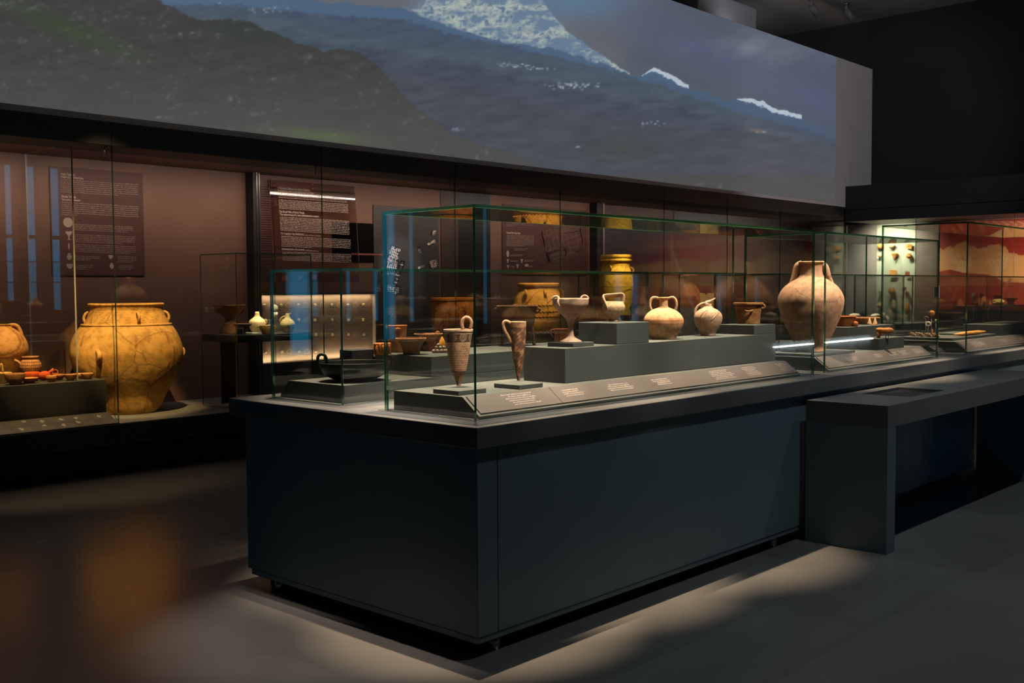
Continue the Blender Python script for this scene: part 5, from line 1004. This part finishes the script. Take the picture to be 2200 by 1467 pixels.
# backlit green-grey niche board
ya, yb_ = bx_(1884, 600)[1], bx_(1968, 600)[1]
nb = tag(MB().bbox(XW - .03, XW - .004, yb_, ya, .62, 2.50, .002).build('niche_board', flat('niche_green', (.46, .50, .38), .6)), 'pale green display board with small pots and sherds pinned to it, far right wall', 'panel')
area('niche_lamp', (14.35, (ya + yb_) / 2, 2.42), (15.0, (ya + yb_) / 2 , 1.9), .5, .1, 16, (1, .92, .70), 110)
tw_ = thing('text_wall', 'grey text board between the green niche and the red mural', 'panel', (XW - .03, yb_, .6)); yc = bx_(2017, 600)[1]
MB().bbox(XW - .03, XW - .004, yc + .004, yb_ - .004, .60, 2.50, .002).build('board', flat('text_board', (.17, .14, .115), .6), tw_, (XW - .03, yb_, .6))
rows = []
for i in range(40):
    if i % 7 in (5, 6): continue
    z = 2.16 - i * .034; rows.append((np.array([XW - .0315, yb_ - .06, z]), np.array([XW - .0315, yc + .09 + (.1 if i % 5 == 4 else 0), z]), np.array([0, 0, 1.])))
text_rows(MB(), rows, .016, 3).build('text_block', flat('grey_print', (.36, .31, .26), .7), tw_, (XW - .03, yb_, .6))
bc = thing('info_card', 'small dark blue card with a pale frame on the second case', 'card', AX(5.03, 2012, 627)); 
c = AX(5.052, 2012, 627); s = mpp(c); h_ = AY(.70, 2012, 627)
bc.location = (5.052, c[1], c[2]); MB().bbox(0, .003, -.022, .022, -.045, .045, .0008).build('card', flat('card_frame', (.36, .40, .46), .5), bc); MB().box(-.0012, -.0002, -.016, .016, -.037, .037).build('printed_field', flat('card_blue', (.05, .07, .12), .5), bc)
# sherds and little pots pinned on the niche board
SH = [(1891, 528, 7, 'pot', 'small orange pot'), (1916, 530, 7, 'bowl', 'pale bowl'), (1952, 530, 7, 'tri', 'orange pointed sherd'), (1890, 551, 4, 'bowl', 'tiny orange bowl'), (1922, 550, 8, 'cone', 'funnel-shaped cup'), (1953, 550, 6, 'pot', 'small round cup'), (1919, 586, 8, 'sq', 'square orange sherd'), (1949, 587, 5, 'sq', 'small red sherd'),
      (1891, 628, 5, 'cone', 'small pale cup'), (1916, 625, 8, 'pot', 'yellow round pot'), (1943, 621, 5, 'cone', 'small dark cup'), (1949, 633, 5, 'cone', 'little dark funnel'), (1890, 656, 6, 'pot', 'small buff jug'), (1920, 657, 6, 'long', 'long pale flask'), (1949, 663, 6, 'long', 'long orange flask')]
SC = [clay((206, 136, 62), (224, 156, 84), .06), clay((196, 170, 120), (214, 190, 142), .06), clay((150, 84, 50), (170, 100, 62), .06)]
for k, (u, v, w, kd, lab) in enumerate(SH):
    c = AX(XW - .10, u, v); s = mpp(c); t = thing('niche_piece', lab + ' pinned on the green board, ' + ('upper' if v < 560 else 'middle' if v < 600 else 'lower') + ' ' + ('left' if u < 1900 else 'centre' if u < 1930 else 'right') + (' side' if k % 2 else ' area'), 'sherd', c, 0, 'pieces pinned on the green board'); m = SC[2 if 'dark' in lab or 'red' in lab else 1 if 'pale' in lab or 'buff' in lab else 0]
    pr = {'pot': [(.5, -.9), (1, -.2), (.9, .3), (.5, .7), (.65, .9)], 'bowl': [(.3, -.5), (.8, 0), (1, .5)], 'cone': [(.15, -1.2), (.35, -.3), (.8, .5), (.9, .8)], 'long': [(.35, -2.2), (.8, -1), (.9, .4), (.5, 1.4), (.55, 2.)]}.get(kd)
    if pr: MB().lathe([(r * w * s, z * w * s) for r, z in pr], 20).build('piece', m, t)
    else: MB().poly([(0, -w * s * .9, -w * s * .8), (0, w * s, -w * s * (.2 if kd == 'tri' else .9)), (0, w * s * .9, w * s * .8), (0, -w * s, w * s * .7)], (.015, 0, 0)).build('piece', m, t)
    MB().tube([(.0, 0, 0), (.067, 0, 0)], .9 * s, 6).build('pin', MSTEEL, t)
# red mural with pale trees
def mural():
    y0, y1, z0, z1 = -2.0, yc - .002, 1.05, 2.50; ny, nz = 420, 200
    Y, Zs = np.linspace(y0, y1, ny), np.linspace(z0, z1, nz); YY, ZZ = np.meshgrid(Y, Zs); xs = XW - .01
    D = np.stack([np.full_like(YY, xs) - CP[0], YY - CP[1], ZZ - CP[2]], -1); w = D @ CF; U = 1100 + FPX * (D @ CR) / w; V = 733.5 - FPX * (D @ CU) / w
    r = np.random.default_rng(3); C = np.zeros(YY.shape + (3,)); C[...] = (158, 34, 20)
    up = np.array([(2000, 537), (2030, 534), (2052, 528), (2066, 520), (2076, 518), (2088, 530), (2105, 534), (2124, 528), (2140, 525), (2158, 529), (2168, 541), (2200, 548), (2260, 535), (2330, 545), (2420, 530), (2600, 540)], float)
    e = np.interp(U, up[:, 0], up[:, 1]) + 2.2 * np.sin(U * 1.25) * np.sign(np.sin(U * .9)) + 1.2 * np.sin(U * 3.1)
    tree = V > e; C[tree] = (212, 150, 96)
    lo = np.interp(U, [2000, 2020, 2042, 2070, 2100, 2125, 2160, 2300], [585, 583, 579, 586, 588, 590, 606, 610]); C[V > lo] = (150, 44, 24)
    tr2 = (V > 596) & (np.sin(U * .12) + np.sin(U * .31 + V * .2) > .9); C[tr2] = (172, 84, 52)
    for cu in (2068, 2146, 2230, 2310, 2400):                       # branching pale trunks
        for q in range(26):
            a = r.uniform(-.55, .55); b = r.uniform(0, 14); d = np.abs(U - (cu + a * (590 - V) * 1.3 + b * np.sin(V * .1 + q))); C[tree & (V < lo) & (V > 540 + abs(a) * 25) & (d < .55)] = (228, 182, 140)
    C[V < 497] = (206, 112, 84); m = (V < 497) & (np.sin(U * .35 + 2 * np.sin(V * .4)) > .3); C[m] = (222, 150, 124); C[V < 474.5] = (170, 60, 40)  # pinkish top band: a case lid's reflection painted into the print
    Lc = (C / 255.); Lc = np.where(Lc <= .04045, Lc / 12.92, ((Lc + .055) / 1.055) ** 2.4)
    vs = np.stack([np.full_like(YY, xs), YY, ZZ], -1).reshape(-1, 3); idx = np.arange(ny * nz).reshape(nz, ny); F = np.stack([idx[:-1, :-1], idx[1:, :-1], idx[1:, 1:], idx[:-1, 1:]], -1).reshape(-1, 4)
    me = bpy.data.meshes.new('mural'); me.from_pydata(vs.tolist(), [], F.tolist()); at = me.color_attributes.new('Col', 'FLOAT_COLOR', 'POINT'); c4 = np.ones((ny * nz, 4)); c4[:, :3] = Lc.reshape(-1, 3); at.data.foreach_set('color', c4.ravel()); me.materials.append(attr_print('mural_print')); me.update()
    o = bpy.data.objects.new('mural', me); COL.objects.link(o); tag(o, 'red wall mural with pale branching trees at the far right', 'mural')
mural()
area('mural_lamp', (14.0, 1.6, 2.46), (15.0, 1.6, 1.8), .08, 5.0, 230, (1, .80, .58), 150)
for y_ in (4.62, 3.87, 3.56, 2.39, .9, -.6):
    pass
gy = [-2.2, -.6, .9, 2.39, 3.87, 5.02]
for i in range(len(gy) - 1):
    g = thing('front_pane', ['right wall-case glass sheet, outermost at the frame edge', 'right wall-case glass sheet, second from the frame edge', 'right wall-case glass sheet before the tree mural', 'right wall-case glass sheet before the mural and text board', 'right wall-case glass sheet before the green niche'][i], 'glass', (XR, gy[i], .4)); MB().pane(XR + .001, XR + .013, gy[i] + .003, gy[i + 1] - .003, .4005, 2.511).build('sheet', [GLASS, EDGE], g, (XR, gy[i], .4))
# ------------------------------------------------------------------ contents of the tallest case and of the rear case beside it
ZD = 1.0224
# pile of small pale beads: single objects, heaped along the block edge
bd = clay((150, 112, 92), (196, 160, 132), .03); r = np.random.default_rng(4)
b0, b1 = [np.array([q[0], q[1], ZD]) for q in (AY(.75, 1962, 700), AY(.46, 2020, 700))]; n = 0
for k in range(38):
    t_ = (k % 19 + .5) / 19 + r.uniform(-.015, .015); lay = k // 19; p = b0 + (b1 - b0) * t_; s = mpp(p); q = 2.6 * s
    o = MB().blob((0, 0, 0), (q * r.uniform(.8, 1.2), q, q * .85), .25, 2, k).build('clay_bead', bd); o.location = p + np.array([.015 * (k % 3), .03 * (k % 2), q * .8 + lay * q * 1.25]); tag(o, 'small knobbly clay bead in the %s layer of the long heap, %s' % (['lower', 'upper'][lay], 'leftmost' if k % 19 == 0 else 'rightmost' if k % 19 == 18 else ['', 'second', 'third', 'fourth', 'fifth', 'sixth', 'seventh', 'eighth', 'ninth', 'tenth'][k % 19] + ' from the left' if k % 19 < 10 else ['', 'second', 'third', 'fourth', 'fifth', 'sixth', 'seventh', 'eighth', 'ninth'][18 - k % 19] + ' from the right'), 'bead', 'heap of clay beads')
def on_pin(name, lab, cat, u, v, foot_v, build, z):
    f = AY(.66 if u < 2003 else .56, u, 700) * np.array([1, 1, 0]) + np.array([0, 0, z]); foot_v = proj(f)[1]; t = thing(name, lab, cat, f, frame_at(0, 0, P=f)[2]); s = mpp(f); h = (foot_v - v) * s; build(t, s, h); MB().tube([(0, .002, .0005), (0, .002, h)], .7 * s, 6).build('pin', MPIN, t)
OR2 = clay((196, 118, 58), (214, 140, 76), .05); WH = clay((206, 190, 160), (222, 206, 178), .05)
on_pin('head_figurine', 'orange clay head on a tall pin in the tallest case', 'figurine', 2001, 673, 715, lambda t, s, h: MB().blob((0, 0, h), (5.5 * s, 5 * s, 6 * s), .15, 3, 1).build('head', OR2, t), ZD)
on_pin('pierced_disc', 'white pierced disc on a pin in the tallest case', 'disc', 1994, 696, 716, lambda t, s, h: MB().tube([(3.8 * s * math.cos(a), 0, h + 3.8 * s * math.sin(a)) for a in np.linspace(0, 2 * PI, 21)[:-1]], 2.1 * s, 8, closed=True).build('disc', WH, t), ZD)
on_pin('spiral_fragment', 'small curled dark fragment on a pin left of the white disc', 'fragment', 1989, 684, 717, lambda t, s, h: MB().tube([(4 * s * math.cos(a) * (1 - a / 9), 0, h + 4 * s * math.sin(a) * (1 - a / 9)) for a in np.linspace(0, 5, 20)], 1.6 * s, 8).build('coil', clay((120, 96, 74), (150, 122, 98), .05), t), ZD)
on_pin('egg_bead', 'small pale egg-shaped bead on a pin right of the orange head', 'bead', 2011, 689, 714, lambda t, s, h: MB().blob((0, 0, h), (2.6 * s, 2.4 * s, 3.6 * s), .08, 2, 3).build('bead', WH, t), ZD)
on_pin('bird_figurine', 'tiny pale figurine with a pointed tip standing below the white disc', 'figurine', 2003, 708, 716, lambda t, s, h: (MB().lathe([(3 * s, .001), (2.4 * s, 3 * s), (2.8 * s, 6 * s), (1.4 * s, 9 * s), (2 * s, 12 * s), (.4 * s, 17 * s)], 16).build('figure', OR2, t)), ZD)
def rod(lab, u0, v0, u1, v1, rpx, z, m, name='ivory_piece', taper=True):
    a, b = [np.array([q[0], q[1], z]) for q in (AY(.41, u0, v0), AY(.41, u1, v1))]; s = mpp(a); r_ = rpx * s; n = 12; ts = np.linspace(0, 1, n); pts = [a + (b - a) * t_ + np.array([0, 0, r_ * 1.02]) for t_ in ts]
    o = MB().tube([p - a for p in pts], [r_ * (min(1, .35 + 2.4 * min(t_, 1 - t_)) if taper else 1) for t_ in ts], 12).build(name, m); o.location = a + np.array([0, 0, .0006]); return tag(o, lab, 'ivory')
AMB = clay((206, 138, 66), (224, 160, 88), .1)
rod('long tapering amber horn piece on the low block of the tallest case', 2050, 710.5, 2117, 711.5, 4.6, ZD, AMB); 
f = AZ(ZD, 2138, 717.5); rod('amber horn piece lying on the higher block of the tallest case', 2082, 698, 2100, 696.6, 3.2, 1.0984, AMB) if False else None
t = thing('fragment_dish', 'orange dish heaped with small fragments, right of the long amber horn piece', 'dish', AZ(1.0004, 2138, 718), frame_at(0, 0, P=AZ(1.0004, 2138, 718))[2]); s = mpp(t.location); MB().lathe([(9 * s, .0008), (14 * s, 1.5 * s), (17 * s, 3.6 * s), (16.6 * s, 4.2 * s), (1 * s, 3 * s)], 30).build('dish', OR2, t)
for k in range(5): MB().blob(((-9 + 4.5 * k) * s, (k % 2) * 2 * s, 5 * s), (2.6 * s, 2.4 * s, 2. * s), .3, 2, k).build('fragment', AMB, t)
# rear case: long pieces, stones, pots on tall blocks
zb = 1.11
block('dark block in the rear case at the far right, under the gourd-shaped pot', AY(1.12, 2124, 700)[0], 10.2, 1.12, 1.50, ZA, AY(1.12, 2140, 657)[2], MDARK)
block('low dark block in the rear case behind the amber horn piece', 6.75, 8.2, 1.09, 1.115, ZA, 1.02, MDARK)
zg = AY(1.12, 2140, 657)[2] + .0004
P0 = AY(1.25, 2145, 652) * np.array([1, 1, 0]) + np.array([0, 0, zg]); s = mpp(P0); t = thing('gourd_pot', 'pale yellow gourd-shaped pot lying on its side at the far right', 'pot', P0, frame_at(0, 0, P=P0)[2]); MB().blob((0, 0, 6.6 * s), (13 * s, 8 * s, 6.6 * s), .06, 3, 2).build('body', clay((206, 180, 110), (222, 198, 132), .06), t); MB().tube([(3.4 * s * math.cos(a) - 8 * s, -6.5 * s, 7.5 * s + 3.2 * s * math.sin(a)) for a in np.linspace(0, 2 * PI, 17)[:-1]], 1.3 * s, 8, closed=True).build('mouth', clay((206, 180, 110), (222, 198, 132), .06), t)
P0 = AY(1.42, 2144, 650) * np.array([1, 1, 0]) + np.array([0, 0, zg]); vb_ = proj(P0)[1]; vessel('rimmed_cup', 'amber cup with a flat rim behind the gourd-shaped pot', 'cup', 2144, vb_, [(vb_, 5), (vb_ - 10, 7), (vb_ - 17, 8), (vb_ - 19, 9.5)], AMB, P=AY(1.42, 2144, 650) * np.array([1, 1, 0]) + np.array([0, 0, zg]))
P0 = AY(1.22, 2172, 650) * np.array([1, 1, 0]) + np.array([0, 0, zg]); vb_ = proj(P0)[1]; vessel('flat_plate', 'orange flat plate with a ragged rim on a narrow foot, right of the gourd-shaped pot', 'plate', 2170, vb_, [(vb_, 6), (vb_ - 7, 7), (vb_ - 12, 12), (vb_ - 14.5, 15)], OR2, P=P0)
for u, v, w, hh, lab in ((2091, 640, 5, 11, 'long pale stone blade standing on a pin, leftmost of the upright pieces'), (2107, 634, 4, 5, 'small pale cup-shaped piece on a pin, top of the upright pieces'), (2098, 660, 4, 10, 'narrow white cone on a pin, below the long blade'), (2114, 662, 3.5, 14, 'long pinkish blade on a pin, lowest of the upright pieces'), (2123, 650, 2, 9, 'thin orange needle-shaped piece on a pin, rightmost of the upright pieces')):
    f = AY(1.16, u, 690) * np.array([1, 1, 0]) + np.array([0, 0, 1.0206 if 0 else 1.0004]); f = AY(1.09, u, 690) * np.array([1, 1, 0]) + np.array([0, 0, 1.0004]); s = mpp(f); t = thing('mounted_blade', lab, 'blade', f, frame_at(0, 0, P=f)[2], 'upright pieces on pins at the far right'); h = (proj(f)[1] - v) * s
    MB().lathe([(.4 * w * s, h - hh * s), (.8 * w * s, h - .4 * hh * s), (w * s, h + .3 * hh * s), (.7 * w * s, h + .9 * hh * s), (.2 * w * s, h + hh * s)], 16, sq=(1, .6)).build('piece', WH if u != 2123 else OR2, t); MB().tube([(0, .002, 0), (0, .002, h - hh * s * .8)], .8 * s, 6).build('pin', MPIN, t)
STO = noisy('field_stone', (.36, .33, .26), (.50, .46, .37), 16, .8, .2, .3, 40)
for k, (u, v, w, hh, y_) in enumerate(((1836, 676, 20, 6, 1.18), (1858, 673.5, 13, 5.5, 1.42), (1880, 677, 15, 4.6, 1.14), (1897, 679, 7, 6, 1.15), (1906, 685, 7, 7, 1.10))):
    P0 = AY(y_, u, 690); zz = 1.1654 if k < 4 else 1.1254; s = mpp((P0[0], y_, zz))
    o = MB().blob((0, 0, 0), (w * s, w * .45 * s, hh * s), .10, 3, 20 + k).build('field_stone', STO); zmin = min(v_.co.z for v_ in o.data.vertices); o.location = (P0[0], y_, zz - zmin); tag(o, ['long pale stone behind the brown bowl, leftmost of the stones', 'rounded pale stone at the back of the stones', 'flat grey stone in the middle of the stones', 'small upright stone near the right end of the stones', 'buff stone at the right end of the stones'][k], 'stone', 'stones in the rear case')
block('grey stone-carrying block in the rear case behind the brown bowl', 5.2, 6.27, 1.08, 1.52, ZA, 1.165)
block('lower grey step at the right end of the stone-carrying block', 6.272, 6.45, 1.08, 1.50, ZA, 1.125)
# right wall-case furniture seen past the cases
block('dark plinth in the right wall case under the mural', 14.0, 14.8, -1.5, 3.7, .4, 1.05, MDARK)
for k, (y_, w, h_, lab) in enumerate(((3.35, .09, .18, 'dim orange jug under the mural, left'), (3.0, .16, .22, 'dim orange round jar under the mural, right'))):
    MBj = MB().lathe([(w * .5, 0), (w * .95, h_ * .4), (w * .8, h_ * .7), (w * .35, h_ * .9), (w * .45, h_)], 28).build('round_jar', clay((190, 110, 54), (208, 132, 72), .2)); MBj.location = (14.3, y_, 1.0505); tag(MBj, lab, 'jar')
